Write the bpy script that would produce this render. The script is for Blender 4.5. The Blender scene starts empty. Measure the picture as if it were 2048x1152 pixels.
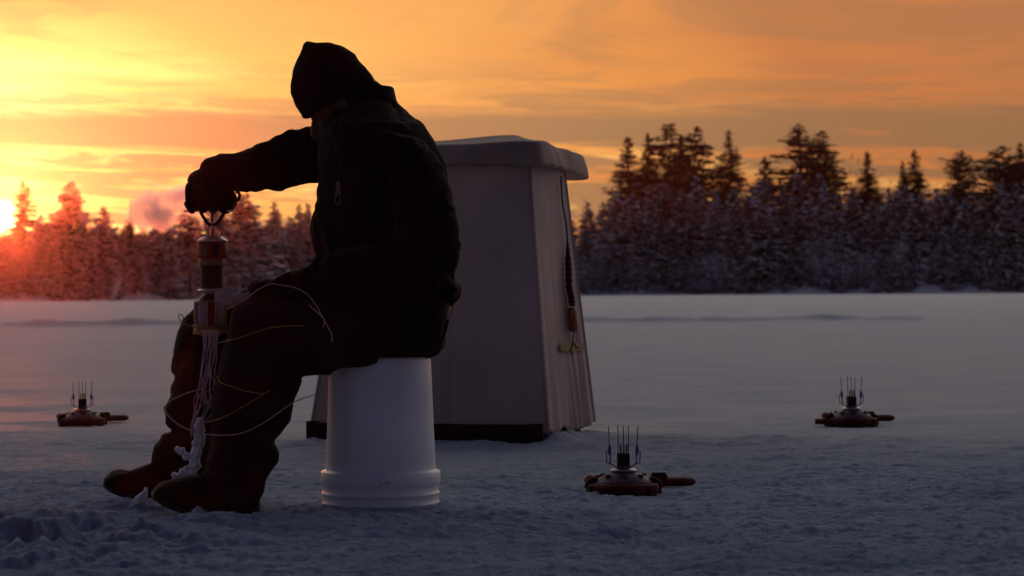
import bpy, bmesh, math, random
import numpy as np
from mathutils import Vector, Matrix
C = bpy.context.scene
COL = C.collection
R_ = math.radians

# ------------------------------------------------------------------ camera
CAM_H = 0.56; FPX = 85/36*2048; ROLL = R_(0.35)
cr, sr = math.cos(ROLL), math.sin(ROLL)
cam = bpy.data.cameras.new("camera"); camo = bpy.data.objects.new("camera", cam); COL.objects.link(camo)
cam.lens = 85; cam.sensor_width = 36; cam.clip_start = 0.1; cam.clip_end = 3000
camo.matrix_world = Matrix(((cr, sr, 0, 0), (0, 0, -1, 0), (-sr, cr, 0, CAM_H), (0, 0, 0, 1)))
cam.dof.use_dof = True; cam.dof.focus_distance = 6.2; cam.dof.aperture_fstop = 9.0
C.camera = camo
def P(px, py, Y):                       # photo pixel (2048 wide) at depth Y -> world point
    a = (px-1024)/FPX; b = (576-py)/FPX
    return Vector((Y*(a*cr+b*sr), Y, CAM_H+Y*(-a*sr+b*cr)))
def G(px, py, z=0.0):                   # photo pixel on the ground
    a = (px-1024)/FPX; b = (576-py)/FPX
    return P(px, py, (z-CAM_H)/(-a*sr+b*cr))

# ------------------------------------------------------------------ world
SUN_AZ = math.atan((2-1024)/FPX); SUN_EL = math.atan((582-438)/FPX)
w = bpy.data.worlds.new("World"); C.world = w; w.use_nodes = True
nt = w.node_tree; nt.nodes.clear()
def N(t, **k):
    n = nt.nodes.new(t)
    for a, b in k.items(): setattr(n, a, b)
    return n
def L(a, b): nt.links.new(a, b)
def M(op, a, b=None, c=None, clamp=False):
    n = N('ShaderNodeMath', operation=op); n.use_clamp = clamp
    for i, v in enumerate((a, b, c)):
        if v is None: continue
        if isinstance(v, (int, float)): n.inputs[i].default_value = v
        else: L(v, n.inputs[i])
    return n.outputs[0]
def MR(v, a, b, c=0.0, d=1.0, smooth=True):
    n = N('ShaderNodeMapRange'); n.interpolation_type = 'SMOOTHSTEP' if smooth else 'LINEAR'
    L(v, n.inputs[0])
    for i, x in enumerate((a, b, c, d)): n.inputs[i+1].default_value = x
    return n.outputs[0]
def MIX(f, a, b, mode='MIX'):
    n = N('ShaderNodeMix', data_type='RGBA', blend_type=mode)
    for i, v in ((0, f), (6, a), (7, b)):
        if isinstance(v, (int, float)): n.inputs[i].default_value = v
        elif isinstance(v, tuple): n.inputs[i].default_value = (*v, 1)
        else: L(v, n.inputs[i])
    return n.outputs[2]
tc = N('ShaderNodeTexCoord'); sp = N('ShaderNodeSeparateXYZ'); L(tc.outputs['Generated'], sp.inputs[0])
az = M('ARCTAN2', sp.outputs[0], sp.outputs[1]); el = M('ARCSINE', sp.outputs[2])
u = M('MULTIPLY', az, FPX/1000); v = M('MULTIPLY', el, FPX/1000)
def noise(su, sv, scale, detail=4, rough=.55, off=0.0, dist=0.0):
    c = N('ShaderNodeCombineXYZ'); L(M('MULTIPLY', u, su), c.inputs[0]); L(M('MULTIPLY', M('ADD', v, M('MULTIPLY', u, 0.03)), sv), c.inputs[1]); c.inputs[2].default_value = off
    n = N('ShaderNodeTexNoise'); n.inputs['Scale'].default_value = scale; n.inputs['Detail'].default_value = detail
    n.inputs['Roughness'].default_value = rough; n.inputs['Distortion'].default_value = dist; L(c.outputs[0], n.inputs['Vector']); return n.outputs[0]
du = M('MULTIPLY', M('ADD', u, 1.05), 0.62); dv = M('MULTIPLY', M('SUBTRACT', v, 0.35), 1.15)
rr = M('SQRT', M('ADD', M('MULTIPLY', du, du), M('MULTIPLY', dv, dv)))
rr = M('ADD', rr, M('MULTIPLY', M('SUBTRACT', noise(.8, 4.0, 1.6, 4, .6, 3.1, .4), .5), 0.28))
rp = N('ShaderNodeValToRGB'); L(rr, rp.inputs[0]); e = rp.color_ramp.elements
e[0].position = 0.0; e[0].color = (1.7, 1.4, .52, 1)
e[1].position = .17; e[1].color = (1.25, .95, .25, 1)
for p_, c_ in ((.32, (1.0, .56, .135)), (.5, (.92, .42, .105)), (.8, (.76, .275, .062)), (1.0, (.57, .185, .05))):
    x = e.new(p_); x.color = (*c_, 1)
front = rp.outputs[0]
# cloud bands: tan-grey streaks, the strongest a long low bank
n1 = noise(1.1, 9.0, 1.3, 9, .62, 0.0, .6); n2 = noise(1.8, 24.0, 1.4, 8, .62, 5.0, .5); n3 = noise(.9, 5.2, 1.5, 9, .6, 9.0, .9)
vb = M('ADD', v, M('MULTIPLY', M('SUBTRACT', n2, .5), .10)); band = M('MULTIPLY', MR(vb, .262, .284), MR(vb, .372, .335))
band = M('MULTIPLY', band, MR(n1, .30, .42))
streak = M('MULTIPLY', MR(n2, .475, .57), MR(v, .50, .30))
soft = M('MULTIPLY', MR(n3, .42, .62), 0.45)
dark = M('MAXIMUM', M('MAXIMUM', M('MULTIPLY', band, .95), M('MULTIPLY', streak, .9)), soft)
front = MIX(dark, front, MIX(MR(u, -1.0, 1.0), (.42, .25, .115), (.29, .145, .065)))
bright = M('MULTIPLY', MR(noise(1.3, 13.0, 1.2, 9, .62, 14.0, .6), .48, .62), MR(v, .45, .1))
front = MIX(M('MULTIPLY', M('MULTIPLY', bright, M('SUBTRACT', 1.0, M('MAXIMUM', band, streak))), .75), front, MIX(MR(u, -.9, .6), (1.7, 1.35, .48), (.98, .56, .16)))
# the red-orange rim just over the horizon
front = MIX(M('MULTIPLY', MR(v, .16, .04), .5), front, (.95, .33, .09))
# away from the sunset the sky is dim dusk blue, plus an added bright band above the view
away = M('MAXIMUM', MR(M('ABSOLUTE', az), .30, 1.1), MR(el, .13, .26))
nis = N('ShaderNodeTexSky'); nis.sky_type = 'NISHITA'; nis.sun_disc = False; nis.sun_elevation = SUN_EL; nis.sun_rotation = SUN_AZ
nis.air_density = 1.0; nis.dust_density = 1.0; nis.ozone_density = 3.0
dusk = MIX(MR(el, -.02, .5), (.155, .080, .105), (.008, .019, .046))
sky_fill = M('MULTIPLY', M('MULTIPLY', MR(el, .10, .24), MR(el, 1.1, .35)), MR(M('ABSOLUTE', az), 1.9, .5))  # bright pale sky out of view, added to brighten the far snow
dusk = MIX(sky_fill, dusk, (1.08, .96, .86))
tot = MIX(away, front, dusk)
# sun disc and aureole
vd = N('ShaderNodeVectorMath', operation='DOT_PRODUCT'); L(tc.outputs['Generated'], vd.inputs[0])
SD = Vector((math.sin(SUN_AZ)*math.cos(SUN_EL), math.cos(SUN_AZ)*math.cos(SUN_EL), math.sin(SUN_EL)))
vd.inputs[1].default_value = SD
ang = M('ARCCOSINE', M('MINIMUM', vd.outputs['Value'], 0.9999999))
disc = MR(ang, .0080, .0045); aur = M('EXPONENT', M('MULTIPLY', ang, -38.0)); aur2 = M('EXPONENT', M('MULTIPLY', ang, -110.0))
glow = MIX(1.0, MIX(disc, (0, 0, 0), (14, 9, 3.0)), MIX(aur, (0, 0, 0), (1.0, .42, .07)), 'ADD')
glow = MIX(1.0, glow, MIX(aur2, (0, 0, 0), (2.2, 1.2, .22)), 'ADD')
tot = MIX(1.0, tot, glow, 'ADD')
bg = N('ShaderNodeBackground'); L(tot, bg.inputs[0]); bg.inputs[1].default_value = 1.0
bg2 = N('ShaderNodeBackground'); L(nis.outputs[0], bg2.inputs[0]); bg2.inputs[1].default_value = 0.05
NIS_FAC = M('MULTIPLY', MR(el, -.05, .3), .05)
NIS_FAC = M('MULTIPLY', NIS_FAC, .5)
L(NIS_FAC, bg2.inputs[1])
ad = N('ShaderNodeAddShader'); L(bg.outputs[0], ad.inputs[0]); L(bg2.outputs[0], ad.inputs[1])
wo = N('ShaderNodeOutputWorld'); L(ad.outputs[0], wo.inputs[0])
try: w.cycles.sampling_method = 'MANUAL'; w.cycles.sample_map_resolution = 2048
except Exception: pass

# ------------------------------------------------------------------ sun lamp
sl = bpy.data.lights.new("sun", 'SUN'); sl.energy = 3.0; sl.angle = R_(0.6); sl.color = (1.0, .17, .05)
slo = bpy.data.objects.new("sun", sl); COL.objects.link(slo); slo.rotation_euler = SD.to_track_quat('Z', 'Y').to_euler()
slo.location = (-60, 200, 12)

C.view_settings.view_transform = 'Standard'; C.view_settings.look = 'None'; C.view_settings.gamma = 1; C.view_settings.exposure = 0.0
C.render.engine = 'CYCLES'
cy = C.cycles; cy.use_denoising = True; cy.max_bounces = 6; cy.volume_bounces = 3; cy.diffuse_bounces = 3; cy.glossy_bounces = 3
cy.transmission_bounces = 4; cy.transparent_max_bounces = 8; cy.sample_clamp_indirect = 5
cy.volume_step_rate = 1.0; cy.volume_max_steps = 256

# ------------------------------------------------------------------ helpers
def lnk(o, parent=None):
    COL.objects.link(o)
    if parent is not None:
        o.parent = parent; o.matrix_parent_inverse = parent.matrix_world.inverted()
    return o
def tag(o, label=None, cat=None, group=None, kind=None):
    if label: o['label'] = label
    if cat: o['category'] = cat
    if group: o['group'] = group
    if kind: o['kind'] = kind
    return o
def empty(name, loc=(0, 0, 0)):
    o = bpy.data.objects.new(name, None); o.location = loc; COL.objects.link(o)
    o.matrix_world = Matrix.Translation(Vector(loc)); return o
class MB:
    def __init__(s): s.v = []; s.f = []; s.m = []
    def add(s, vs, fs, mi=0):
        b = len(s.v); s.v += [tuple(p) for p in vs]; s.f += [tuple(i+b for i in f) for f in fs]; s.m += [mi]*len(fs)
    def build(s, name, mats, parent=None, smooth=True):
        me = bpy.data.meshes.new(name); me.from_pydata(s.v, [], s.f)
        for m in (mats if isinstance(mats, (list, tuple)) else [mats]): me.materials.append(m)
        if any(s.m): me.polygons.foreach_set('material_index', s.m)
        me.polygons.foreach_set('use_smooth', [smooth]*len(s.f)); bm = bmesh.new(); bm.from_mesh(me); bmesh.ops.recalc_face_normals(bm, faces=bm.faces); bm.to_mesh(me); bm.free(); me.update()
        return lnk(bpy.data.objects.new(name, me), parent)
    def box(s, c, d, R=None, mi=0):
        vs = [Vector((x*d[0]/2, y*d[1]/2, z*d[2]/2)) for x in (-1, 1) for y in (-1, 1) for z in (-1, 1)]
        if R: vs = [R @ q for q in vs]
        s.add([q+Vector(c) for q in vs], [(0, 1, 3, 2), (4, 6, 7, 5), (0, 4, 5, 1), (2, 3, 7, 6), (0, 2, 6, 4), (1, 5, 7, 3)], mi)
    def rings(s, rings, mi=0, cap=True, closed=True):
        n = len(rings[0]); b = len(s.v)
        for r in rings: s.v += [tuple(p) for p in r]
        for i in range(len(rings)-1):
            for j in range(n if closed else n-1):
                k = (j+1) % n
                s.f.append((b+i*n+j, b+i*n+k, b+(i+1)*n+k, b+(i+1)*n+j)); s.m.append(mi)
        if cap:
            s.f.append(tuple(b+j for j in range(n))[::-1]); s.m.append(mi)
            q = b+(len(rings)-1)*n; s.f.append(tuple(q+j for j in range(n))); s.m.append(mi)
    def lathe(s, prof, c=(0, 0, 0), n=32, mi=0, cap=True, sx=1, sy=1):
        rg = [[(c[0]+r*sx*math.cos(2*math.pi*j/n), c[1]+r*sy*math.sin(2*math.pi*j/n), c[2]+z) for j in range(n)] for r, z in prof]
        s.rings(rg, mi, cap)
    def tube(s, pts, rad, n=6, mi=0, cap=True):
        pts = [Vector(p) for p in pts]; rg = []
        rad = rad if isinstance(rad, (list, tuple)) else [rad]*len(pts)
        prev = None
        for i, p in enumerate(pts):
            t = (pts[min(i+1, len(pts)-1)]-pts[max(i-1, 0)])
            t = t.normalized() if t.length > 1e-9 else Vector((0, 0, 1))
            if prev is None:
                a = Vector((0, 1, 0)) if abs(t.y) < .9 else Vector((1, 0, 0)); prev = (a-t*a.dot(t)).normalized()
            else:
                q = prev-t*prev.dot(t); prev = q.normalized() if q.length > 1e-6 else prev
            bn = t.cross(prev)
            rg.append([p+(prev*math.cos(2*math.pi*j/n)+bn*math.sin(2*math.pi*j/n))*rad[i] for j in range(n)])
        s.rings(rg, mi, cap)
    def ball(s, c, r, n=12, mi=0, R=None):
        r = r if isinstance(r, (tuple, list)) else (r, r, r); rg = []
        for i in range(1, n):
            th = math.pi*i/n
            ring = []
            for j in range(2*n):
                q = Vector((r[0]*math.sin(th)*math.cos(math.pi*j/n), r[1]*math.sin(th)*math.sin(math.pi*j/n), r[2]*math.cos(th)))
                if R: q = R @ q
                ring.append(q+Vector(c))
            rg.append(ring)
        s.rings(rg, mi)
    def loft(s, secs, n=28, power=1.0):      # secs: (A_px, B_px, y_centre, y_half): ellipse sections between two outline points
        rg = []
        for A, B, yc, yh in secs:
            a = P(A[0], A[1], yc); b = P(B[0], B[1], yc); m = (a+b)/2; h = (b-a)/2
            ring = []
            for j in range(n):
                t = 2*math.pi*j/n; c_, s_ = math.cos(t), math.sin(t)
                c_ = math.copysign(abs(c_)**power, c_); s_ = math.copysign(abs(s_)**power, s_)
                ring.append(m+h*c_+Vector((0, yh*s_, 0)))
            rg.append(ring)
        s.rings(rg)
def curve_pts(pts, k=6):                 # Catmull-Rom through points
    pts = [Vector(p) for p in pts]; out = []
    for i in range(len(pts)-1):
        a, b, c, d = pts[max(i-1, 0)], pts[i], pts[i+1], pts[min(i+2, len(pts)-1)]
        for j in range(k):
            t = j/k
            out.append(.5*((2*b)+(c-a)*t+(2*a-5*b+4*c-d)*t*t+(3*b-3*c+d-a)*t**3))
    out.append(pts[-1]); return out
# numpy value noise
def _h(ix, iy, iz, seed):
    n = (ix.astype(np.int64)*374761393+iy.astype(np.int64)*668265263+iz.astype(np.int64)*2147483647+seed*1274126177) & 0xffffffff
    n = ((n ^ (n >> 13))*1274126177) & 0xffffffff
    n = ((n ^ (n >> 16))*668265263) & 0xffffffff
    return ((n ^ (n >> 15)) & 0xffffff)/16777215.0
def vn(x, y, z=None, seed=0):
    x = np.asarray(x, float); y = np.asarray(y, float); two = z is None
    z = np.zeros_like(x) if two else np.asarray(z, float)
    ix, iy, iz = np.floor(x), np.floor(y), np.floor(z); fx, fy, fz = x-ix, y-iy, z-iz
    fx = fx*fx*fx*(fx*(fx*6-15)+10); fy = fy*fy*fy*(fy*(fy*6-15)+10); fz = fz*fz*(3-2*fz)
    def c(a, b, d): return _h(ix+a, iy+b, iz+d, seed)
    r = (c(0, 0, 0)*(1-fx)+c(1, 0, 0)*fx)*(1-fy)+(c(0, 1, 0)*(1-fx)+c(1, 1, 0)*fx)*fy
    if two: return r*2-1
    r2 = (c(0, 0, 1)*(1-fx)+c(1, 0, 1)*fx)*(1-fy)+(c(0, 1, 1)*(1-fx)+c(1, 1, 1)*fx)*fy
    return (r*(1-fz)+r2*fz)*2-1
def fbm(x, y, z=None, o=4, seed=0, g=.5):
    s = 0; a = 1
    for i in range(o):
        s = s+a*vn(x*2**i+i*17.3, y*2**i-i*9.1, None if z is None else z*2**i+i*3.7, seed+i); a *= g
    return s
def sm(a, b, x): t = np.clip((x-a)/(b-a), 0, 1); return t*t*(3-2*t)

def fuse(mb, name, mat, parent, voxel=.007, smooth=3, wr=0.0, wscale=12, seed=1, stretch=(1, 1, 1)):
    """union of shapes into one continuous skin, then cloth wrinkles"""
    o = mb.build(name+"_tmp", mat)
    m = o.modifiers.new("r", 'REMESH'); m.mode = 'VOXEL'; m.voxel_size = voxel
    if smooth:
        m2 = o.modifiers.new("s", 'SMOOTH'); m2.factor = .5; m2.iterations = smooth
    dg = bpy.context.evaluated_depsgraph_get(); me = bpy.data.meshes.new_from_object(o.evaluated_get(dg))
    bpy.data.objects.remove(o)
    if wr:
        n = len(me.vertices); co = np.empty(n*3); no = np.empty(n*3)
        me.vertices.foreach_get('co', co); me.vertex_normals.foreach_get('vector', no)
        co = co.reshape(-1, 3); no = no.reshape(-1, 3)
        q = co*wscale*np.array(stretch)
        r = fbm(q[:, 0]+.7*vn(q[:, 1], q[:, 2], q[:, 0], 5), q[:, 1], q[:, 2], 3, seed)
        r = 1-np.abs(r)*1.6
        co = co+no*(r*wr)[:, None]
        me.vertices.foreach_set('co', co.ravel())
    me.name = name; me.materials.clear(); me.materials.append(mat)
    me.polygons.foreach_set('use_smooth', [True]*len(me.polygons)); me.update()
    return lnk(bpy.data.objects.new(name, me), parent)

def mat(name, col, rough=.6, spec=.5, metal=0, var=.15, vscale=20, bump=0.0, bscale=80, col2=None, trans=0, sss=0, alpha=1):
    m = bpy.data.materials.new(name); m.use_nodes = True; t = m.node_tree; b = t.nodes['Principled BSDF']
    b.inputs['Roughness'].default_value = rough; b.inputs['Metallic'].default_value = metal
    b.inputs['Specular IOR Level'].default_value = spec; b.inputs['Transmission Weight'].default_value = trans
    b.inputs['Subsurface Weight'].default_value = sss
    if sss: b.inputs['Subsurface Radius'].default_value = (.02, .02, .02)
    b.inputs['Alpha'].default_value = alpha
    g = t.nodes.new('ShaderNodeTexCoord'); nz = t.nodes.new('ShaderNodeTexNoise'); nz.inputs['Scale'].default_value = vscale; nz.inputs['Detail'].default_value = 5
    t.links.new(g.outputs['Object'], nz.inputs['Vector'])
    mx = t.nodes.new('ShaderNodeMix'); mx.data_type = 'RGBA'
    c2 = col2 if col2 else tuple(min(1, x*(1+var*1.5)) for x in col); c1 = col if col2 else tuple(x*(1-var) for x in col)
    mr = t.nodes.new('ShaderNodeMapRange'); mr.inputs[1].default_value = .35; mr.inputs[2].default_value = .65
    t.links.new(nz.outputs[0], mr.inputs[0]); t.links.new(mr.outputs[0], mx.inputs[0])
    mx.inputs[6].default_value = (*c1, 1); mx.inputs[7].default_value = (*c2, 1); t.links.new(mx.outputs[2], b.inputs['Base Color'])
    if bump:
        n2 = t.nodes.new('ShaderNodeTexNoise'); n2.inputs['Scale'].default_value = bscale; n2.inputs['Detail'].default_value = 6
        t.links.new(g.outputs['Object'], n2.inputs['Vector'])
        bp = t.nodes.new('ShaderNodeBump'); bp.inputs['Strength'].default_value = 1; bp.inputs['Distance'].default_value = bump
        t.links.new(n2.outputs[0], bp.inputs['Height']); t.links.new(bp.outputs[0], b.inputs['Normal'])
    return m
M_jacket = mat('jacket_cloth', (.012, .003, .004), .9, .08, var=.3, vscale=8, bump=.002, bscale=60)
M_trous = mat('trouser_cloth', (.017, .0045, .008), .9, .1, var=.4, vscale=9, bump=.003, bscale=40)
M_skin = mat('skin', (.06, .028, .022), .6, .15)  # darker than real skin: the silhouette's shade is put into the colour
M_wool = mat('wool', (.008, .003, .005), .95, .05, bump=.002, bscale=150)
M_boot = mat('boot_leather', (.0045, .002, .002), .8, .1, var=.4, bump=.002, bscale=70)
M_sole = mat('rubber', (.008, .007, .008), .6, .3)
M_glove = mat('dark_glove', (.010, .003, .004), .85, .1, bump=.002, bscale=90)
M_wglove = mat('pale_glove', (.20, .16, .19), .8, .3, bump=.002, bscale=120)
M_plastic = mat('white_plastic', (.66, .69, .74), .38, .5, var=.06, vscale=6, sss=.1, bump=.0004, bscale=60)
M_canvas = mat('canvas', (.40, .305, .285), .85, .2, var=.10, vscale=3, bump=.0012, bscale=60)
M_canvas_r = mat('roof_canvas', (.29, .205, .175), .8, .25, var=.14, vscale=4, bump=.0015, bscale=40)
M_darkwood = mat('dark_wood', (.03, .010, .010), .7, .12, var=.4, vscale=12, bump=.002)
M_redwood = mat('varnished_wood', (.085, .011, .009), .65, .12, var=.4, vscale=25, bump=.001)
M_orange = mat('orange_wood', (.22, .05, .02), .45, .5, var=.3, vscale=30)
M_red = mat('red_plastic', (.16, .010, .008), .55, .2, var=.15)
M_gold = mat('tan_band', (.13, .055, .02), .45, .5, var=.2)
M_black = mat('black_plastic', (.012, .005, .006), .6, .2)
M_metal = mat('metal', (.45, .38, .40), .42, .5, metal=1, var=.1)
M_blue = mat('blue_plastic', (.07, .055, .20), .45, .5, var=.15)
M_violet = mat('violet_cord', (.16, .07, .22), .7)
M_yellow = mat('yellow_cord', (.24, .16, .045), .65, .4)
M_cord = mat('white_cord', (.40, .33, .37), .7, .4)
M_clear = mat('frosted_plastic', (.11, .05, .08), .55, .2, var=.5, vscale=50)
M_rope = mat('dark_rope', (.035, .015, .025), .85, .2, bump=.003, bscale=100)
M_tape = mat('yellow_tape', (.26, .19, .08), .7, .15, var=.2, vscale=40)
M_needle = mat('needles', (.014, .010, .007), .8, .2, var=.5, vscale=1.5)
M_bark = mat('bark', (.05, .032, .03), .9, .2, var=.3, vscale=6)
M_tsnow = mat('tree_snow', (.84, .84, .95), .9, .1, var=.1, vscale=2)
M_frost = mat('frosted_twig', (.27, .22, .30), .9, .1, var=.4, vscale=3)
M_clod = mat('packed_snow', (.62, .65, .72), .85, .3, var=.08, vscale=20, bump=.004, bscale=60)

# snow: coarse and lumpy where trampled, wind-crusted and glossier further out; shading painted darker towards the camera
def snow_material():
    m = bpy.data.materials.new('snow'); m.use_nodes = True; t = m.node_tree; b = t.nodes['Principled BSDF']
    def n(k, **kw):
        q = t.nodes.new(k)
        for a, c in kw.items(): setattr(q, a, c)
        return q
    g = n('ShaderNodeNewGeometry'); s = n('ShaderNodeSeparateXYZ'); t.links.new(g.outputs['Position'], s.inputs[0])
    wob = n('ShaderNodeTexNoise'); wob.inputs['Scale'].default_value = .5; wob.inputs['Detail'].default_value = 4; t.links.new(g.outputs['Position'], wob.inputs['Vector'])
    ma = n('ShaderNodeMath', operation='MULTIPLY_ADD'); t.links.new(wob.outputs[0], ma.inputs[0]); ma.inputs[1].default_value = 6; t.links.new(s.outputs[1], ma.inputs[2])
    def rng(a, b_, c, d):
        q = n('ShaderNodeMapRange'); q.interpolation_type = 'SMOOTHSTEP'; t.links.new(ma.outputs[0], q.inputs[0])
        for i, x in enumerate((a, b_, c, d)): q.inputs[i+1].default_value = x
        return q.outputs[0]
    crust_light = rng(7.6, 15.5, 0, 1)
    q = n('ShaderNodeMapRange'); t.links.new(crust_light, q.inputs[0]); q.inputs[3].default_value = .9; q.inputs[4].default_value = .68; t.links.new(q.outputs[0], b.inputs['Roughness'])
    q = n('ShaderNodeMapRange'); t.links.new(crust_light, q.inputs[0]); q.inputs[3].default_value = .3; q.inputs[4].default_value = .45; t.links.new(q.outputs[0], b.inputs['Specular IOR Level'])
    nz = n('ShaderNodeTexNoise'); nz.inputs['Scale'].default_value = 2.5; nz.inputs['Detail'].default_value = 6; nz.inputs['Roughness'].default_value = .65
    mp = n('ShaderNodeMapping'); mp.inputs['Scale'].default_value = (.45, 1.0, 1); t.links.new(g.outputs['Position'], mp.inputs[0]); t.links.new(mp.outputs[0], nz.inputs['Vector'])
    mx = n('ShaderNodeMix', data_type='RGBA'); q = n('ShaderNodeMapRange'); q.inputs[1].default_value = .35; q.inputs[2].default_value = .65
    t.links.new(nz.outputs[0], q.inputs[0]); t.links.new(q.outputs[0], mx.inputs[0]); mx.inputs[6].default_value = (.58, .64, .72, 1); mx.inputs[7].default_value = (.80, .82, .85, 1)
    my = n('ShaderNodeMix', data_type='RGBA', blend_type='MULTIPLY'); my.inputs[0].default_value = 1; t.links.new(mx.outputs[2], my.inputs[6]); mz = n('ShaderNodeMix', data_type='RGBA'); t.links.new(crust_light, mz.inputs[0]); mz.inputs[6].default_value = (.40, .50, .70, 1); mz.inputs[7].default_value = (1.1, 1.1, 1.08, 1); t.links.new(mz.outputs[2], my.inputs[7]); t.links.new(my.outputs[2], b.inputs['Base Color'])  # foreground darkening painted into the base colour: dim blue near, full white far
    q = n('ShaderNodeMapRange'); t.links.new(crust_light, q.inputs[0]); q.inputs[3].default_value = .05; q.inputs[4].default_value = 1.0; t.links.new(q.outputs[0], b.inputs['Sheen Weight']); b.inputs['Sheen Roughness'].default_value = .35; b.inputs['Sheen Tint'].default_value = (1, 1, 1, 1)
    n1 = n('ShaderNodeTexNoise'); n1.inputs['Scale'].default_value = 22; n1.inputs['Detail'].default_value = 10; n1.inputs['Roughness'].default_value = .72; mq = n('ShaderNodeMapping'); mq.inputs['Scale'].default_value = (.55, 1, 1); t.links.new(g.outputs['Position'], mq.inputs[0]); t.links.new(mq.outputs[0], n1.inputs['Vector'])
    bp = n('ShaderNodeBump'); bp.inputs['Strength'].default_value = 1
    q = n('ShaderNodeMapRange'); t.links.new(crust_light, q.inputs[0]); q.inputs[3].default_value = .045; q.inputs[4].default_value = .040; t.links.new(q.outputs[0], bp.inputs['Distance'])
    t.links.new(n1.outputs[0], bp.inputs['Height']); t.links.new(bp.outputs[0], b.inputs['Normal'])
    return m
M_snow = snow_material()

# ------------------------------------------------------------------ ground (frozen lake)
def seg(a, b, n, p=1.0): return a+(b-a)*(np.linspace(0, 1, n, endpoint=False)**p)
rows = np.concatenate([[.02, 1.0, 2.2, 3.2], np.arange(4.0, 7.6, .009), np.arange(7.6, 12, .02), 12*np.exp(np.linspace(0, math.log(35/12), 150))[:-1], np.arange(35, 42, .05), 42*np.exp(np.linspace(0, math.log(700/42), 260))])
fine = np.linspace(R_(-15.5), R_(15.5), 640); rest = np.linspace(R_(15.5), R_(344.5), 90)[1:-1]
th = np.concatenate([fine, rest]); nR, nT = len(rows), len(th)
RR, TT = np.meshgrid(rows, th, indexing='ij'); GX = RR*np.sin(TT); GY = RR*np.cos(TT)
ridge_y = 38.2
def ground_h(x, y):
    d = np.hypot(x, y)
    rough = 1-sm(6.5, 10.5, y+.8*vn(x*.7, y*.5, None, 40))
    far = 1-sm(20, 90, d)
    h = .007*fbm(x*.9, y*1.7, None, 4, 1)*far*sm(7, 12, d)
    h = h+.006*np.clip(fbm(x*1.1+3, y*4.5, None, 3, 11)-.25, 0, 1)*2*far
    h = h+rough*(.009*fbm(x*4.2, y*6.5, None, 4, 5, .55)+.0065*np.abs(fbm(x*24, y*34, None, 3, 7, .65)))
    band = np.exp(-((y-8.6)/.55)**2)*(.5+.5*vn(x*1.3, y*.3, None, 55))
    h = h+band*.022*np.abs(fbm(x*3.1, y*5, None, 4, 9, .6))
    cl = np.exp(-(((x+1.05)/.42)**2+((y-5.25)/.55)**2))           # heap of clods, front left
    h = h+cl*(.02+.05*np.clip(fbm(x*7, y*7, None, 4, 21, .6), -.3, 1.2))
    cl2 = np.exp(-(((x+.70)/.25)**2+((y-5.85)/.3)**2)); h = h+cl2*.016*np.abs(fbm(x*14, y*14, None, 3, 23))
    rw = 1.1+.5*vn(x*.12, y*0, None, 31); rid = np.exp(-((y-ridge_y-.05*x-.5*vn(x*.4, x*0, None, 38))/.17)**2)
    on = np.where(x < -3.6, sm(-.75, .1, vn(x*.22, x*0, None, 33)), sm(-.1, .5, vn(x*.35, x*0, None, 35)))*np.where(x > 6.5, .35, 1)
    on = np.where((x < -6.2), 1.0, on)
    h = h+rid*on*(.075+.06*np.abs(vn(x*2.2, y*2, None, 36)))*np.where(x < -3.0, 1.15, .9)
    # snow heaped at the tent's right foot and round its base
    for cx, cy_, rx, ry, a in ((-.10, 8.50, .10, .05, .028), (-.32, 8.56, .14, .05, .020), (-.52, 8.62, .08, .05, .03), (.15, 8.60, .06, .07, .055), (.20, 8.80, .07, .12, .03), (.30, 9.02, .12, .12, .018), (-.66, 8.86, .05, .07, .045)):
        h = h+a*np.exp(-(((x-cx)/rx)**2+((y-cy_)/ry)**2))*(1+.5*vn(x*14, y*14, None, 61))
    h = h-.022*np.exp(-(((x+.77)/.24)**4+((y-6.08)/.16)**4))       # trodden hollow under the near boot
    return h
GZ = ground_h(GX, GY)
idx = np.arange(nR*nT).reshape(nR, nT)
a = idx[:-1, :]; b = np.roll(idx, -1, 1)[:-1, :]; c = np.roll(idx, -1, 1)[1:, :]; d = idx[1:, :]
quads = np.stack([d, c, b, a], -1).reshape(-1, 4)
def np_mesh(name, co, quads, mats, mi=None, smooth=True):
    me = bpy.data.meshes.new(name); nf, k = quads.shape
    me.vertices.add(len(co)); me.vertices.foreach_set('co', np.ascontiguousarray(co, dtype=np.float32).ravel())
    me.loops.add(nf*k); me.loops.foreach_set('vertex_index', np.ascontiguousarray(quads, dtype=np.int32).ravel())
    me.polygons.add(nf); me.polygons.foreach_set('loop_start', np.arange(0, nf*k, k, dtype=np.int32))
    for m in mats: me.materials.append(m)
    if mi is not None: me.polygons.foreach_set('material_index', np.asarray(mi, dtype=np.int32))
    me.polygons.foreach_set('use_smooth', np.full(nf, smooth)); me.update(calc_edges=True); return me
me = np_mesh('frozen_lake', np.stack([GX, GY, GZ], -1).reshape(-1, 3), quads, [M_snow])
tag(lnk(bpy.data.objects.new('frozen_lake', me)), kind='structure')

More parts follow.
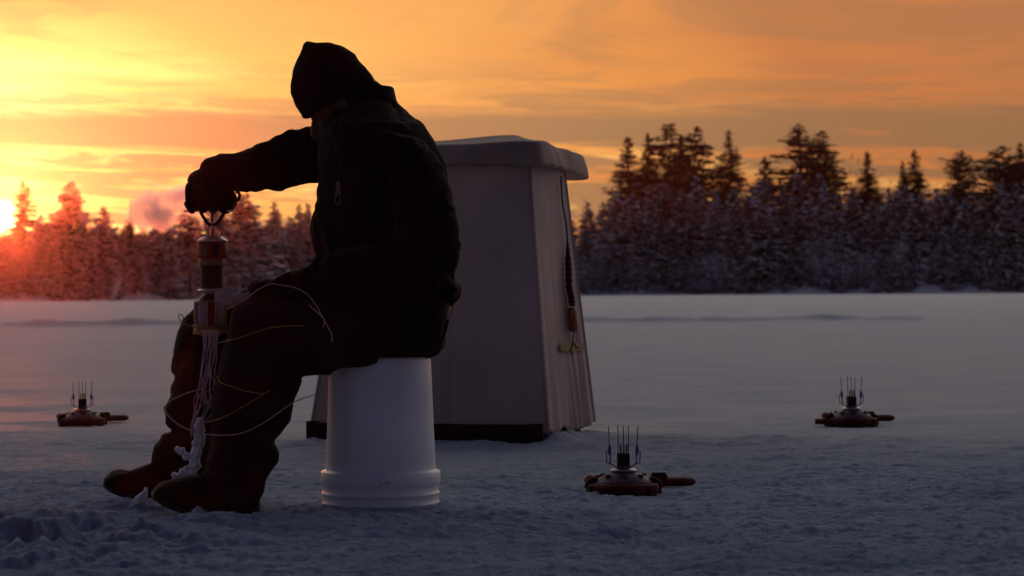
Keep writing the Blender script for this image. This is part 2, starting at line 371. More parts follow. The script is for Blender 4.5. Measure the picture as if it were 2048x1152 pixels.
# far shore
SH = ((-2000, 112), (-900, 122), (-300, 126), (0, 129), (400, 137), (900, 160), (1170, 180), (1560, 175), (2048, 170), (2700, 160))
def shoreY(px): return float(np.interp(px, [s[0] for s in SH], [s[1] for s in SH]))
pxs = np.linspace(-2000, 2900, 640); ds = np.concatenate([np.linspace(-.6, 14, 40), np.linspace(15, 70, 20)])
PX, DS = np.meshgrid(pxs, ds, indexing='ij'); YS = np.interp(PX, [s[0] for s in SH], [s[1] for s in SH])+1.2*vn(PX/60, PX*0, None, 70)+.5*vn(PX/14, PX*0, None, 71)
YY = YS+DS; XX = (PX-1024)/FPX*YS*1.0+(PX-1024)/FPX*DS
ZZ = -.03+.62*sm(-.3, 3.6, DS)+.9*sm(4, 40, DS)+(.10*fbm(XX*.5, YY*.5, None, 3, 72))*sm(0, 1.5, DS)
idx = np.arange(PX.size).reshape(PX.shape); quads = np.stack([idx[:-1, :-1], idx[1:, :-1], idx[1:, 1:], idx[:-1, 1:]], -1).reshape(-1, 4)
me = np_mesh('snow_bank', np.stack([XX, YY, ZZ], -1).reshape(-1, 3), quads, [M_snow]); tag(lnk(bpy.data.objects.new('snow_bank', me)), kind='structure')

# ------------------------------------------------------------------ trees
class Leaves:
    def __init__(s): s.v = []; s.m = []
    def quad(s, a, b, c, d, m): s.v += [a, b, c, d]; s.m.append(m)
    def mesh(s, name, mats):
        co = np.array(s.v, dtype=np.float32); return np_mesh(name, co, np.arange(len(co)).reshape(-1, 4), mats, s.m, False)
def trunk_mesh(name, h, r, lean=0.0, seed=0):
    rnd = random.Random(seed); mb = MB(); pts = [(lean*t*h+rnd.uniform(-.05, .05), rnd.uniform(-.05, .05), t*h-.3*(t == 0)) for t in [i/8 for i in range(9)]]
    mb.tube(pts, [max(.015, r*(1-.93*i/8)) for i in range(9)], 7)
    me = bpy.data.meshes.new(name); me.from_pydata(mb.v, [], mb.f); me.materials.append(M_bark); me.polygons.foreach_set('use_smooth', [True]*len(me.polygons)); return me
def conifer(h, r, seed, snow_lo=.8, snow_hi=.1, start=.06, kind='spruce', size=1.0):
    rnd = random.Random(seed); lv = Leaves(); z = start*h
    step = .155*size
    while z < h*.995:
        t = z/h
        if kind == 'spruce': prof = (1-t)**1.0*(.95+.16*math.sin(z*2.1+seed))+.02
        elif kind == 'pine': prof = min(1, (1-t)*1.9+.02)**.8*(.84+.16*abs(math.sin(z*1.6+seed)))*(1 if t > .3 else .8)
        elif kind == 'wide': prof = min(1, (1-t)*2.6)**.6*(.8+.25*math.sin(z*2.5+seed))
        else: prof = (1-t)**.85*(.92+.14*math.sin(z*1.7+seed))+.01
        nb = rnd.randint(6, 8) if t < .85 else rnd.randint(4, 5)
        if kind == 'pine': nb = rnd.randint(5, 7)
        for k in range(10):                                      # close twigs round the stem
            an = rnd.uniform(0, 6.28); q = np.array((math.cos(an), math.sin(an), 0))*r*prof*rnd.uniform(.05, .55)+np.array((0, 0, z+rnd.uniform(-.15, .1))); e_ = .10*size*(1-t)+.03
            dv = np.array((rnd.uniform(-1, 1), rnd.uniform(-1, 1), rnd.uniform(-1.2, .3)))*e_*1.6; wv = np.array((rnd.uniform(-1, 1), rnd.uniform(-1, 1), rnd.uniform(-.5, .5)))*e_
            lv.quad(q-wv, q+wv, q+dv+wv*.4, q+dv-wv*.4, 0)
        for k in range(nb):
            if rnd.random() < (.16 if kind == 'pine' else .06): continue
            an = rnd.uniform(0, 2*math.pi); Lb = max(.05, r*prof*rnd.uniform(.6, 1.12)); ca, sa = math.cos(an), math.sin(an)
            if rnd.random() < .12: Lb *= 1.22
            up = .06+.6*t**2+rnd.uniform(-.12, .12) if kind != 'pine' else .18+rnd.uniform(-.15, .2); droop = (.20-.14*t)*rnd.uniform(.6, 1.6)/max(r, 1)
            zz = z+rnd.uniform(-.2, .2)*(1-.6*t)
            def pt(s_): return np.array((ca*s_, sa*s_, zz+up*s_*.6-droop*s_*s_*1.6))
            n = max(2, int(Lb/(.13*size))); sn = snow_lo+(snow_hi-snow_lo)*min(1, max(0, (t-.3)/.4))
            a0 = pt(0); a1 = pt(Lb); wv = np.array((-sa, ca, 0))*.02
            lv.quad(a0-wv, a0+wv, a1+wv*.3, a1-wv*.3, 0)
            if sn > .25 and Lb > .5 and rnd.random() < .55*sn:
                for sd in (-1, 0, 1):
                    m0 = pt(Lb*rnd.uniform(.35, .55)); m1 = pt(Lb*rnd.uniform(.85, 1.02))+np.array((-sa, ca, 0))*sd*.22*Lb; sw = np.array((-sa*.8, ca*.8, .55))*rnd.uniform(.05, .10)
                    lv.quad(m0-sw+(0, 0, .05), m0+sw+(0, 0, .05), m1+sw*.8+(0, 0, .02), m1-sw*.8+(0, 0, -.05), 1)
            for i in range(n):
                s_ = Lb*(i+.6+rnd.uniform(-.3, .3))/n; p = pt(s_); fr = s_/Lb
                for sd in (-1, 1):
                    al = an+sd*rnd.uniform(.4, 1.1); tl = min(size*(.14+.30*(1-fr*.7))*rnd.uniform(.7, 1.25), .06+.55*Lb)
                    dr = np.array((math.cos(al), math.sin(al), rnd.uniform(-.5, .05)))*tl
                    wd = np.array((-math.sin(al), math.cos(al), rnd.uniform(-.8, .8)))*.06*size*rnd.uniform(.7, 1.5)*(1-.25*t)
                    lv.quad(p-wd, p+wd, p+dr+wd*.35, p+dr-wd*.35, 0)
                    if rnd.random() < .6:
                        hg = np.array((rnd.uniform(-.06, .06), rnd.uniform(-.06, .06), -rnd.uniform(.08, .24)*size*(1-.5*t))); q = p+dr*.5
                        lv.quad(q-wd, q+wd, q+hg+wd*.3, q+hg-wd*.3, 0)
                    if rnd.random() < sn*.62:
                        o = np.array((0, 0, .03)); g = rnd.uniform(.8, 2.0)
                        lv.quad(p-wd*g+o, p+wd*g+o, p+dr*.9+wd*g*.6+o*.6, p+dr*.9-wd*g*.6+o*.6, 1)
        z += step*rnd.uniform(.7, 1.25)*(1 if kind != 'pine' else 1.12)
    return lv.mesh('crown', [M_needle, M_tsnow])
def shrub(h, r, seed, n=34, frost=.65, bare=False):
    rnd = random.Random(seed); lv = Leaves()
    def strip(p, q, w0, w1, m):
        d_ = q-p; s_ = np.array((-d_[1], d_[0], rnd.uniform(-.2, .2)*abs(d_[2])+.001)); s_ = s_/(np.linalg.norm(s_)+1e-6)
        if rnd.random() < .7: s_ = np.array((1.0, rnd.uniform(-.5, .5), rnd.uniform(-.3, .3)))
        lv.quad(p-s_*w0, p+s_*w0, q+s_*w1, q-s_*w1, m)
    for k in range(n):
        an = rnd.uniform(0, 2*math.pi); rad = rnd.uniform(.1, 1)*r; hh = h*rnd.uniform(.55, 1.0)*(1-.35*(rad/r)**2)
        p = np.array((math.cos(an)*rad*.35, math.sin(an)*rad*.35, 0.0)); dirv = np.array((math.cos(an)*rad*.65, math.sin(an)*rad*.65, hh))
        m = 9; prev = p
        for i in range(1, m+1):
            t = i/m; q = p+dirv*t+np.array((rnd.uniform(-.1, .1), rnd.uniform(-.1, .1), -.35*t*t*(rad/r)*hh*.5))
            strip(prev, q, (.03 if bare else .035)*(1.1-t), (.03 if bare else .035)*(1.05-t), 0 if bare else int(rnd.random() < .4)); 
            for j in range(3 if bare else 5):
                a2 = rnd.uniform(0, 2*math.pi); l2 = rnd.uniform(.25, .8)*(1.2-t*.6)*min(1.3, h/3.5)
                el_ = rnd.uniform(.35, 1.1) if bare else rnd.uniform(-.7, .6)
                e_ = q+np.array((math.cos(a2)*l2*.8, math.sin(a2)*l2*.8, l2*el_))
                strip(q, e_, .014 if bare else .03, .006 if bare else .022, 0 if bare else (1 if rnd.random() < frost else 0))
                if not bare:
                    for x_ in range(2):
                        a3 = rnd.uniform(0, 6.28); e2 = e_+np.array((math.cos(a3)*.2, math.sin(a3)*.2, rnd.uniform(-.35, .05))); strip(e_, e2, .03, .015, 1 if rnd.random() < frost*.8 else 0)
            prev = q
    return lv.mesh('crown', [M_bark if bare else M_frost, M_tsnow])
def tree(name, crown, trunk, px, top_y, depth, h0, label, group, rot, sx=1.0, cat='tree'):
    """top of the crown at photo pixel (px, top_y) standing `depth` m behind the shore line; h0 = mesh height"""
    Y = shoreY(px)+depth; base = .55*min(1, max(0, depth)/3.4)+.4*min(1, max(0, depth-4)/30)-.08
    tp = P(px, top_y, Y); s = (tp.z-base)/h0
    r = empty(name, (tp.x, Y, base)); tag(r, label, cat, group)
    for nm, me in (('crown', crown), ('trunk', trunk)):
        if me is None: continue
        o = bpy.data.objects.new(nm, me); o.parent = r; COL.objects.link(o)
    r.scale = (s*sx, s*sx, s); r.rotation_euler = (0, 0, rot); return r
T_trunk = trunk_mesh('trunk', 9.6, .16, 0, 3); T_trunk2 = trunk_mesh('trunk', 9.3, .2, .01, 4); T_short = trunk_mesh('trunk', 4.2, .07, 0, 6)
SPR = [conifer(10, 2.5, 11+i, .75, .02) for i in range(3)]
NAR = [conifer(10, 2.0, 31+i, .75, .02, kind='spruce') for i in range(2)]
PIN = [conifer(10, 2.3, 51+i, .6, .0, .12, 'pine', 1.15) for i in range(3)]
WID = [conifer(10, 3.1, 61+i, .7, .05, .05, 'wide', 1.1) for i in range(2)]
SNO = [conifer(7, 2.6, 71+i, .95, .85, .02, 'full', 1.05) for i in range(4)]
SHR = [shrub(4.5, 1.9, 81+i) for i in range(4)]
BAR = [shrub(8, 2.2, 91+i, 16, 0, True) for i in range(2)]
rnd = random.Random(5)
# tall dark conifers of the right shore, one by one (top pixel, kind, width)
right = [
 (1256, 272, NAR[0], 1.15, 'tall dark spruce at the left end of the right treeline, tapering top'),
 (1297, 266, NAR[1], .95, 'slim dark spruce between the leftmost spruce and the highest pine'),
 (1337, 243, PIN[0], 1.0, 'highest dark pine of the left clump, gappy crown above the frosted brush'),
 (1362, 268, NAR[0], .9, 'narrow dark spruce squeezed between the two gappy pines of the left clump'),
 (1390, 251, PIN[1], .85, 'flat topped gappy pine at the right of the left clump'),
 (1458, 258, SPR[0], .85, 'lone dark spruce standing apart between the two tall clumps'),
 (1530, 312, SPR[1], 1.0, 'shorter spruce with a ragged top just left of the broad pine'),
 (1603, 249, PIN[2], 1.25, 'broad dark pine with thick gappy crown in the middle of the right shore'),
 (1641, 257, PIN[0], .8, 'thin dark pine leaning against the right of the broad pine'),
 (1734, 302, SPR[2], .95, 'pointed dark spruce in front of a bare tall birch'),
 (1805, 322, NAR[1], .8, 'small dark spruce touching the left of a sharp topped spruce'),
 (1828, 299, SPR[1], .95, 'sharp topped spruce right of the bare trees'),
 (1925, 301, WID[0], .62, 'round topped dark pine with a domed crown'),
 (2006, 291, WID[1], .75, 'bushy dark spruce near the right edge, left one of a tight pair'),
 (2040, 284, SPR[0], 1.1, 'tall bushy spruce cut by the right edge of the photo'),
 (2110, 300, SPR[2], 1.1, None), (2190, 320, SPR[1], 1.1, None)]
for i, (px, ty, me, sx, lb) in enumerate(right):
    pine = me in PIN
    tree('pine_tree' if pine else 'spruce_tree', me, T_trunk2 if pine else T_trunk, px, ty, rnd.uniform(7, 13), 10, lb or 'dark spruce standing beyond the right edge of the treeline', 'tall dark conifers on the right shore', rnd.uniform(0, 6.28), sx*1.5)
for px, ty, lb in ((1700, 295, 'bare leafless birch left of the pointed spruce'), (1752, 290, 'tall bare tree with fine twigs behind the pointed spruce'), (1790, 318, 'low bare tree with thin twigs left of the sharp topped spruce'), (1135, 352, 'bare twiggy tree at the right of the tent roof'), (1868, 350, 'short bare tree between the sharp topped spruce and the domed pine'), (1550, 320, 'bare twiggy tree left of the broad pine')):
    tree('bare_tree', BAR[i % 2], None, px, ty, 12, 8, lb, 'bare trees on the right shore', rnd.uniform(0, 6.28), .9); i += 1
# frosted mass under them
env_r = [(1100, 425), (1150, 405), (1210, 392), (1260, 365), (1330, 352), (1400, 355), (1460, 352), (1530, 352), (1600, 340), (1680, 352), (1750, 372), (1830, 362), (1900, 382), (1960, 372), (2048, 352), (2300, 360)]
def envy(px, e_): return float(np.interp(px, [q[0] for q in e_], [q[1] for q in e_]))
px = 1090
while px < 2300:
    tree('frosted_spruce', SNO[rnd.randrange(4)], T_short, px, envy(px, env_r)+rnd.uniform(-6, 30), rnd.uniform(4.5, 7), 7, 'frosted spruce in the dense snowy mass below the dark tops, right shore', 'frosted spruces on the right shore', rnd.uniform(0, 6.28), rnd.uniform(.75, 1.1)); px += rnd.uniform(24, 40)
px = 1100
while px < 2300:
    tree('frosted_spruce', SNO[rnd.randrange(4)], T_short, px, envy(px, env_r)+rnd.uniform(45, 90), rnd.uniform(2.5, 4), 7, 'frosted spruce in the dense snowy mass below the dark tops, right shore', 'frosted spruces on the right shore', rnd.uniform(0, 6.28), rnd.uniform(.9, 1.4)); px += rnd.uniform(26, 44)
px = 1100
while px < 2300:
    tree('frosted_shrub', SHR[rnd.randrange(4)], None, px, rnd.uniform(455, 520), rnd.uniform(2.8, 4.0), 4.5, 'frosted leafless shrub at the foot of the right treeline', 'frosted shrubs along the right shore', rnd.uniform(0, 6.28), rnd.uniform(.8, 1.3), 'shrub'); px += rnd.uniform(20, 34)
px = 1160
while px < 2300:
    tree('frosted_shrub', SHR[rnd.randrange(4)], None, px, rnd.uniform(538, 556), rnd.uniform(2.2, 3.2), 4.5, 'frosted leafless shrub at the foot of the right treeline', 'frosted shrubs along the right shore', rnd.uniform(0, 6.28), rnd.uniform(1.2, 2.0), 'shrub'); px += rnd.uniform(16, 50)
# left shore
left = [
 (48, 360, PIN[1], .95, 'slender spruce in front of the low sun, light showing through'),
 (140, 362, SNO[0], 1.45, 'stout broad snowy spruce right of the sun'),
 (82, 428, SNO[1], 1.1, 'low snowy spruce between the sun and the stout spruce'),
 (205, 412, SNO[2], 1.2, 'low rounded spruce right of the stout spruce'),
 (262, 398, NAR[1], .5, 'thin dark spruce tip behind the breath cloud'),
 (322, 420, SNO[0], 1.3, 'snowy spruce behind the breath cloud'),
 (372, 410, SNO[3], 1.3, 'snowy spruce behind the gripping hand'),
 (432, 392, SNO[2], 1.2, 'snowy spruce directly behind the reel rod'),
 (489, 384, SNO[1], 1.5, 'tall snowy spruce just right of the gripping hand'),
 (549, 403, SNO[0], .9, 'pointed snowy spruce seen below the outstretched arm'),
 (598, 405, SNO[3], .65, 'left twin of the snowy spruces by the chest'),
 (615, 403, SNO[1], .6, 'right twin of the snowy spruces by the chest')]
for px, ty, me, sx, lb in left:
    big = me in SNO
    tree('snowy_spruce', me, T_short if big else T_trunk, px, ty, rnd.uniform(3.5, 6), 7 if big else 10, lb, 'snowy spruces on the left shore', rnd.uniform(0, 6.28), sx)
for px, ty in ((-180, 470), (-95, 475), (-330, 420), (-420, 400), (-520, 400), (670, 400), (730, 390), (800, 400), (860, 395), (920, 400), (980, 400), (1040, 405)):
    tree('snowy_spruce', SNO[abs(px) % 4], T_short, px, ty, 5, 7, 'snowy spruce of the left shore hidden from view by nearer things', 'hidden spruces on the left shore', rnd.uniform(0, 6.28), 1)
env_l = [(-400, 440), (-60, 440), (0, 448), (50, 448), (100, 430), (200, 425), (300, 435), (500, 430), (640, 430), (1100, 430)]
for row, (d0, dy, lo, hi) in enumerate(((3.0, 0, 15, 45), (1.8, 50, 0, 50))):
    px = -300
    while px < 700:
        tree('snow_laden_spruce', SNO[rnd.randrange(4)], T_short, px, envy(px, env_l)+dy+rnd.uniform(lo, hi), d0+rnd.uniform(-.5, .5), 7, 'low snow laden spruce in the thick front of the left shore', 'snow laden spruces on the left shore', rnd.uniform(0, 6.28), rnd.uniform(.9, 1.4)); px += rnd.uniform(28, 46)
px = 1150
while px < 2300:
    tree('frosted_shrub', SHR[rnd.randrange(4)], None, px, rnd.uniform(560, 573), rnd.uniform(.7, 1.6), 4.5, 'frosted leafless shrub at the foot of the right treeline', 'frosted shrubs along the right shore', rnd.uniform(0, 6.28), rnd.uniform(1.6, 2.6), 'shrub'); px += rnd.choice((14, 22, 30, 70))
px = -300
while px < 1080:
    tree('snow_laden_spruce', SNO[rnd.randrange(4)], T_short, px, envy(px, env_l)+rnd.uniform(0, 24), rnd.uniform(6.5, 8), 7, 'low snow laden spruce in the thick front of the left shore', 'snow laden spruces on the left shore', rnd.uniform(0, 6.28), rnd.uniform(1.0, 1.4)); px += rnd.uniform(20, 30)
px = -1900
while px < -290:
    tree('snow_laden_spruce', SNO[rnd.randrange(4)], T_short, px, rnd.uniform(395, 455), rnd.uniform(3, 7), 7, 'low snow laden spruce in the thick front of the left shore', 'snow laden spruces on the left shore', rnd.uniform(0, 6.28), rnd.uniform(1.2, 1.7)); px += rnd.uniform(28, 44)
px = -300
while px < 700:
    tree('frosted_bush', SHR[rnd.randrange(4)], None, px, rnd.uniform(535, 572), rnd.uniform(1.6, 2.6), 4.5, 'frosted bush at the foot of the left treeline', 'frosted bushes along the left shore', rnd.uniform(0, 6.28), rnd.uniform(1.0, 1.6), 'shrub'); px += rnd.uniform(24, 52)
mb = MB(); b0 = P(222, 594, 130); b1 = P(240, 555, 130.5); mb.tube([b0-Vector((0, 0, .3)), (b0+b1)/2+Vector((.05, 0, 0)), b1], [.16, .13, .07], 8)
o = mb.build('leaning_stump', mat('birch_bark', (.5, .46, .5), .8)); tag(o, 'pale leaning birch stump at the foot of the left treeline', 'tree stump')

# ------------------------------------------------------------------ canvas tent
TN = Vector((-.21, 8.95, 0)); tent = empty('canvas_tent', TN)
tag(tent, 'small tapering beige canvas tent with overhanging roof standing behind the seated person', 'tent')
Bc = [Vector((-.729, 8.74, .055)), Vector((.125, 8.53, .045)), Vector((.309, 9.17, .05)), Vector((-.545, 9.38, .055))]
Tc = [Vector((-.568, 8.80, 1.03)), Vector((.064, 8.66, 1.03)), Vector((.196, 9.10, 1.03)), Vector((-.436, 9.24, 1.03))]
def panel(name, i, nu=90, nv=70, fold=0.0, seam=None, hem=0.0):
    j = (i+1) % 4; U, V = np.meshgrid(np.linspace(0, 1, nu), np.linspace(0, 1, nv), indexing='ij')
    b0, b1, t0, t1 = (np.array(q) for q in (Bc[i], Bc[j], Tc[i], Tc[j]))
    pb = b0+(b1-b0)*U[..., None]; ptp = t0+(t1-t0)*U[..., None]; p = pb+(ptp-pb)*V[..., None]
    nrm = np.cross(b1-b0, t0-b0); nrm = nrm/np.linalg.norm(nrm)
    edge = np.minimum(1, np.minimum(U, 1-U)*12)
    dsp = -.008*np.sin(np.pi*U)*np.sin(np.pi*V)
    dsp = dsp+fold*(1-V)**1.3*edge*(1.5*vn(U*11+.6*V, V*.7, None, 3+i)+.9*vn(U*27, V*1.0, None, 8+i)+.35*np.sin(U*30))
    dsp = dsp+.0025*fbm(U*5, V*4, None, 3, 15+i)*edge
    if seam is not None:
        dsp = dsp+.010*sm(seam-.012, seam+.012, U)*np.minimum(1, (1-U)*8)-.004*np.exp(-((U-seam)/.01)**2)
    p = p+nrm*dsp[..., None]
    p[..., 2] += hem*(1-V)**8*vn(U*6, U*0, None, 25+i)
    idx = np.arange(U.size).reshape(U.shape); q = np.stack([idx[:-1, :-1], idx[1:, :-1], idx[1:, 1:], idx[:-1, 1:]], -1).reshape(-1, 4)
    o = lnk(bpy.data.objects.new(name, np_mesh(name, p.reshape(-1, 3), q, [M_canvas])), tent)
    m = o.modifiers.new('thick', 'SOLIDIFY'); m.thickness = .004; m.offset = -1
    return o
bpy.context.view_layer.update()
panel('wall_panel', 0, fold=.0022, seam=.60, hem=.006); panel('wall_panel', 1, fold=.0065, hem=.012); panel('wall_panel', 2, fold=.004); panel('wall_panel', 3, fold=.004)
# corner piping
for i in range(4):
    mb = MB(); mb.tube([Bc[i]+(Bc[i]-TN)*.003, (Bc[i]+Tc[i])/2, Tc[i]], .006, 6); mb.build('corner_seam', M_canvas, tent)
# roof
cp = [Vector((-.665, 8.69, 0)), Vector((.122, 8.545, 0)), Vector((.325, 9.50, 0)), Vector((-.46, 9.62, 0))]
zt = (1.082, 1.094, 1.088, 1.09); zb = (1.002, 1.001, .988, 1.0)
mb = MB(); K = 24; ring_t, ring_b, ring_m = [], [], []
cen = sum(cp, Vector())/4
for i in range(4):
    j = (i+1) % 4
    for k in range(K):
        t = k/K; q = cp[i].lerp(cp[j], t); o_ = (q-cen).normalized(); sag = math.sin(math.pi*t)
        nz = 2.2*float(vn(np.array([i*7.1+t*6]), np.array([.5]), None, 4)[0]); nz2 = 1.8*float(vn(np.array([i*9.1+t*11]), np.array([.5]), None, 5)[0])
        zz_t = zt[i]+(zt[j]-zt[i])*t-.010*sag+.003*nz; zz_b = zb[i]+(zb[j]-zb[i])*t+.012*sag+.006*nz2
        q = q.lerp(cen, .045*math.exp(-(min(t, 1-t)/.05)**1.2)); zz_t -= .006*math.exp(-min(t, 1-t)/.06)
        ring_t.append(Vector((q.x, q.y, zz_t))+o_*(-.028-.012*sag+.004*nz)); ring_m.append(Vector((q.x, q.y, zz_t*.45+zz_b*.55))+o_*(-.008+.006*nz2-.008*sag)); ring_b.append(Vector((q.x, q.y, zz_b))+o_*(.0-.010*sag+.006*nz2))
pk = P(1026, 266, 8.98); n = len(ring_t)
rings = [[q+Vector((0, 0, .004))-(q-cen).normalized()*.02 for q in ring_b], ring_b, [a_.lerp(b_, .12) for a_, b_ in zip(ring_b, ring_m)], ring_m, [a_.lerp(b_, .75) for a_, b_ in zip(ring_m, ring_t)], ring_t]
for f_ in (.35, .7, .93): rings.append([q.lerp(pk, f_)+Vector((0, 0, -.012*math.sin(math.pi*f_))) for q in ring_t])
mb.rings(rings, cap=True)
roof = mb.build('roof_cover', M_canvas_r, tent); m = roof.modifiers.new('s', 'SUBSURF'); m.levels = 2; m.render_levels = 2
# dark base frame on runners
mb = MB(); ins = [TN+(q-TN)*.985 for q in Bc]; ins[1] = ins[1]+Vector((-.035, .01, 0)); ins[2] = ins[2]+Vector((-.07, -.05, 0))
for i in range(4):
    a_, b_ = ins[i], ins[(i+1) % 4]; d_ = b_-a_; ang_ = math.atan2(d_.y, d_.x)
    mb.box(((a_.x+b_.x)/2, (a_.y+b_.y)/2, .04), (Vector((d_.x, d_.y)).length+.03, .045, .075+.004*i), Matrix.Rotation(ang_, 3, 'Z'))
mb.build('base_frame', M_darkwood, tent, smooth=False)
mb = MB(); mb.box((TN.x, TN.y, .075), (.74, .6, .01), Matrix.Rotation(-.24, 3, 'Z')); mb.build('floor_board', M_darkwood, tent, False)
for px_, D_ in ((1136, 8.84), (1113, 8.70), (640, 8.80)):
    mb = MB(); a_ = P(px_, 852, D_); mb.tube([a_, a_+Vector((.004, 0, -.045))], [.010, .005], 6); mb.build('peg', M_darkwood, tent)
# tape across the side wall, ice pick hanging in front
def on_side(px, py, lift=.012):        # photo pixel -> point on the right wall plane
    o_ = Vector((0, 0, CAM_H)); d_ = P(px, py, 1.0)-o_; nrm = (Bc[2]-Bc[1]).cross(Tc[1]-Bc[1]).normalized()
    t = (Bc[1]-o_).dot(nrm)/d_.dot(nrm); return o_+d_*(t-.5*lift/abs(d_.dot(nrm)))
mb = MB(); tp = [on_side(1119+48*k/8, 686+ (1.5 if k % 2 else 0), .011) for k in range(9)]; bt = [on_side(1121+47*k/8, 701+(1 if k % 3 else 0), .011) for k in range(9)]
mb.rings([tp, bt], cap=False, closed=False); tape = mb.build('tape_strip', M_tape, tent, False); m = tape.modifiers.new('t', 'SOLIDIFY'); m.thickness = .002
pick = empty('hanging_hand_pick', on_side(1145, 640, .03)); tag(pick, 'orange wooden handled pick hanging by a dark rope on the right wall of the tent', 'tool')
mb = MB(); mb.tube(curve_pts([on_side(*q, .03) for q in ((1122, 352), (1124, 395), (1128, 425), (1132, 445), (1134, 470), (1135, 490))]), .0035, 6); mb.build('wire', M_rope, pick)
mb = MB(); pts = curve_pts([on_side(*q, .03) for q in ((1135, 485), (1136, 520), (1137, 545), (1138, 575), (1142, 592), (1144, 612))], 12)
mb.tube(pts, [.004+.0085*min(1, i/14)*(1+.22*math.sin(i*1.3)) for i in range(len(pts))], 8); mb.build('braided_rope', M_rope, pick)
mb = MB(); a_, b_ = on_side(1143, 614, .03), on_side(1148, 664, .03); ts = (0, .03, .1, .3, .5, .7, .9, .97, 1); rs = (.010, .014, .0145, .0165, .017, .0165, .0155, .013, .008)
mb.tube([a_.lerp(b_, t) for t in ts], list(rs), 12); mb.build('handle', M_orange, pick)
mb = MB(); mb.tube(curve_pts([on_side(*q, .02) for q in ((1147, 663), (1146, 680), (1144, 692), (1142, 702), (1146, 712))]), .0025, 5)
mb.tube(curve_pts([on_side(*q, .02) for q in ((1146, 683), (1152, 692), (1158, 697))]), .002, 5); mb.build('cord', M_rope, pick)

# ------------------------------------------------------------------ bucket seat
YP = 6.27; bc = P(762, 1008, YP); bc.z = 0
buck = empty('upturned_bucket', (bc.x, YP, 0)); tag(buck, 'white upturned plastic bucket the person is sitting on', 'bucket')
H = .385
prof = [(.136, -.008), (.1465, -.006), (.1500, .004), (.1525, .006), (.1525, .0085), (.1502, .011), (.1500, .028), (.1532, .0305), (.1533, .033), (.1503, .035), (.1502, .053), (.1530, .056), (.1545, .060), (.1545, .087), (.1525, .0895), (.1440, .091), (.1425, .096), (.1415, .12), (.138, .2), (.1345, .30), (.1315, H-.012), (.1295, H-.004), (.125, H), (.06, H), (.001, H)]
mb = MB(); mb.lathe(prof, (bc.x, YP, 0), 96); body = mb.build('bucket_body', M_plastic, buck)
mb = MB()
for k in range(2):
    t0 = -math.pi/2+(.03 if k == 0 else .14); ringo = [(bc.x+.1552*math.cos(t0+.09*i/6*(2 if k == 0 else 1)), YP+.1552*math.sin(t0+.09*i/6*(2 if k == 0 else 1))) for i in range(7)]
    mb.rings([[(x, y, .066) for x, y in ringo], [(x, y, .082) for x, y in ringo]], cap=False, closed=False)
pl = mb.build('moulded_tab', M_plastic, buck); m = pl.modifiers.new('t', 'SOLIDIFY'); m.thickness = .0015

# ------------------------------------------------------------------ person
YN = YP-.12; YF = YP+.12                 # near / far leg planes
def S(A, B, y, h): return (A, B, y, h)
torso = [S((706, 190), (772, 186), YP, .07), S((690, 205), (792, 203), YP, .085), S((668, 232), (812, 222), YP-.01, .13), S((648, 262), (846, 252), YP-.02, .185), S((643, 285), (864, 285), YP-.02, .20), S((641, 320), (882, 318), YP-.02, .205), S((641, 360), (892, 350), YP-.02, .20), S((638, 400), (901, 385), YP-.02, .195), S((631, 430), (908, 430), YP-.02, .19), S((625, 460), (911, 465), YP-.02, .185), S((629, 480), (911, 495), YP-.02, .185), S((636, 512), (908, 520), YP-.02, .185), S((642, 540), (904, 548), YP-.02, .185), S((648, 570), (905, 575), YP-.02, .185), S((652, 590), (908, 592), YP-.02, .18), S((660, 605), (903, 606), YP-.02, .17)]
collar = [S((700, 215), (800, 215), YP, .09), S((700, 185), (788, 192), YP, .08), S((706, 178), (786, 177), YP, .075)]
armF = [S((735, 240), (720, 385), YP+.17, .07), S((690, 240), (690, 375), YP+.17, .075), S((645, 252), (650, 362), YP+.15, .072), S((620, 257), (641, 359), YP+.13, .07), S((598, 262), (606, 366), YP+.12, .068), S((590, 262), (598, 367), YP+.115, .067), S((582, 260), (590, 369), YP+.11, .068), S((574, 267), (582, 371), YP+.105, .063), S((567, 274), (575, 373), YP+.10, .062), S((558, 274), (566, 376), YP+.095, .063), S((545, 283), (552, 379), YP+.085, .060), S((530, 286), (538, 382), YP+.08, .06), S((512, 291), (524, 382), YP+.07, .058), S((505, 296), (510, 381), YP+.06, .056), S((492, 297), (500, 379), YP+.055, .057), S((476, 300), (488, 379), YP+.045, .056), S((470, 301), (480, 381), YP+.04, .055), S((455, 301), (472, 382), YP+.03, .056), S((439, 303), (462, 383), YP+.02, .056), S((425, 313), (452, 384), YP+.015, .054), S((414, 319), (442, 384), YP+.01, .053), S((404, 327), (432, 384), YP, .052), S((402, 337), (424, 382), YP, .048)]
armN = [S((745, 262), (842, 285), YP-.17, .075), S((770, 330), (882, 330), YP-.20, .08), S((785, 400), (900, 395), YP-.23, .078), S((795, 450), (911, 450), YP-.245, .075), S((790, 480), (917, 490), YP-.25, .072), S((770, 490), (912, 530), YP-.25, .07), S((740, 492), (860, 580), YP-.25, .068), S((700, 498), (760, 600), YP-.24, .064), S((664, 508), (700, 604), YP-.225, .06), S((641, 515), (665, 603), YP-.21, .058), S((614, 536), (632, 600), YP-.195, .055), S((587, 548), (604, 602), YP-.18, .052), S((568, 550), (585, 603), YP-.172, .050), S((549, 555), (566, 604), YP-.165, .050), S((530, 558), (548, 605), YP-.155, .048), S((511, 565), (528, 606), YP-.145, .046), S((501, 576), (514, 604), YP-.14, .036)]
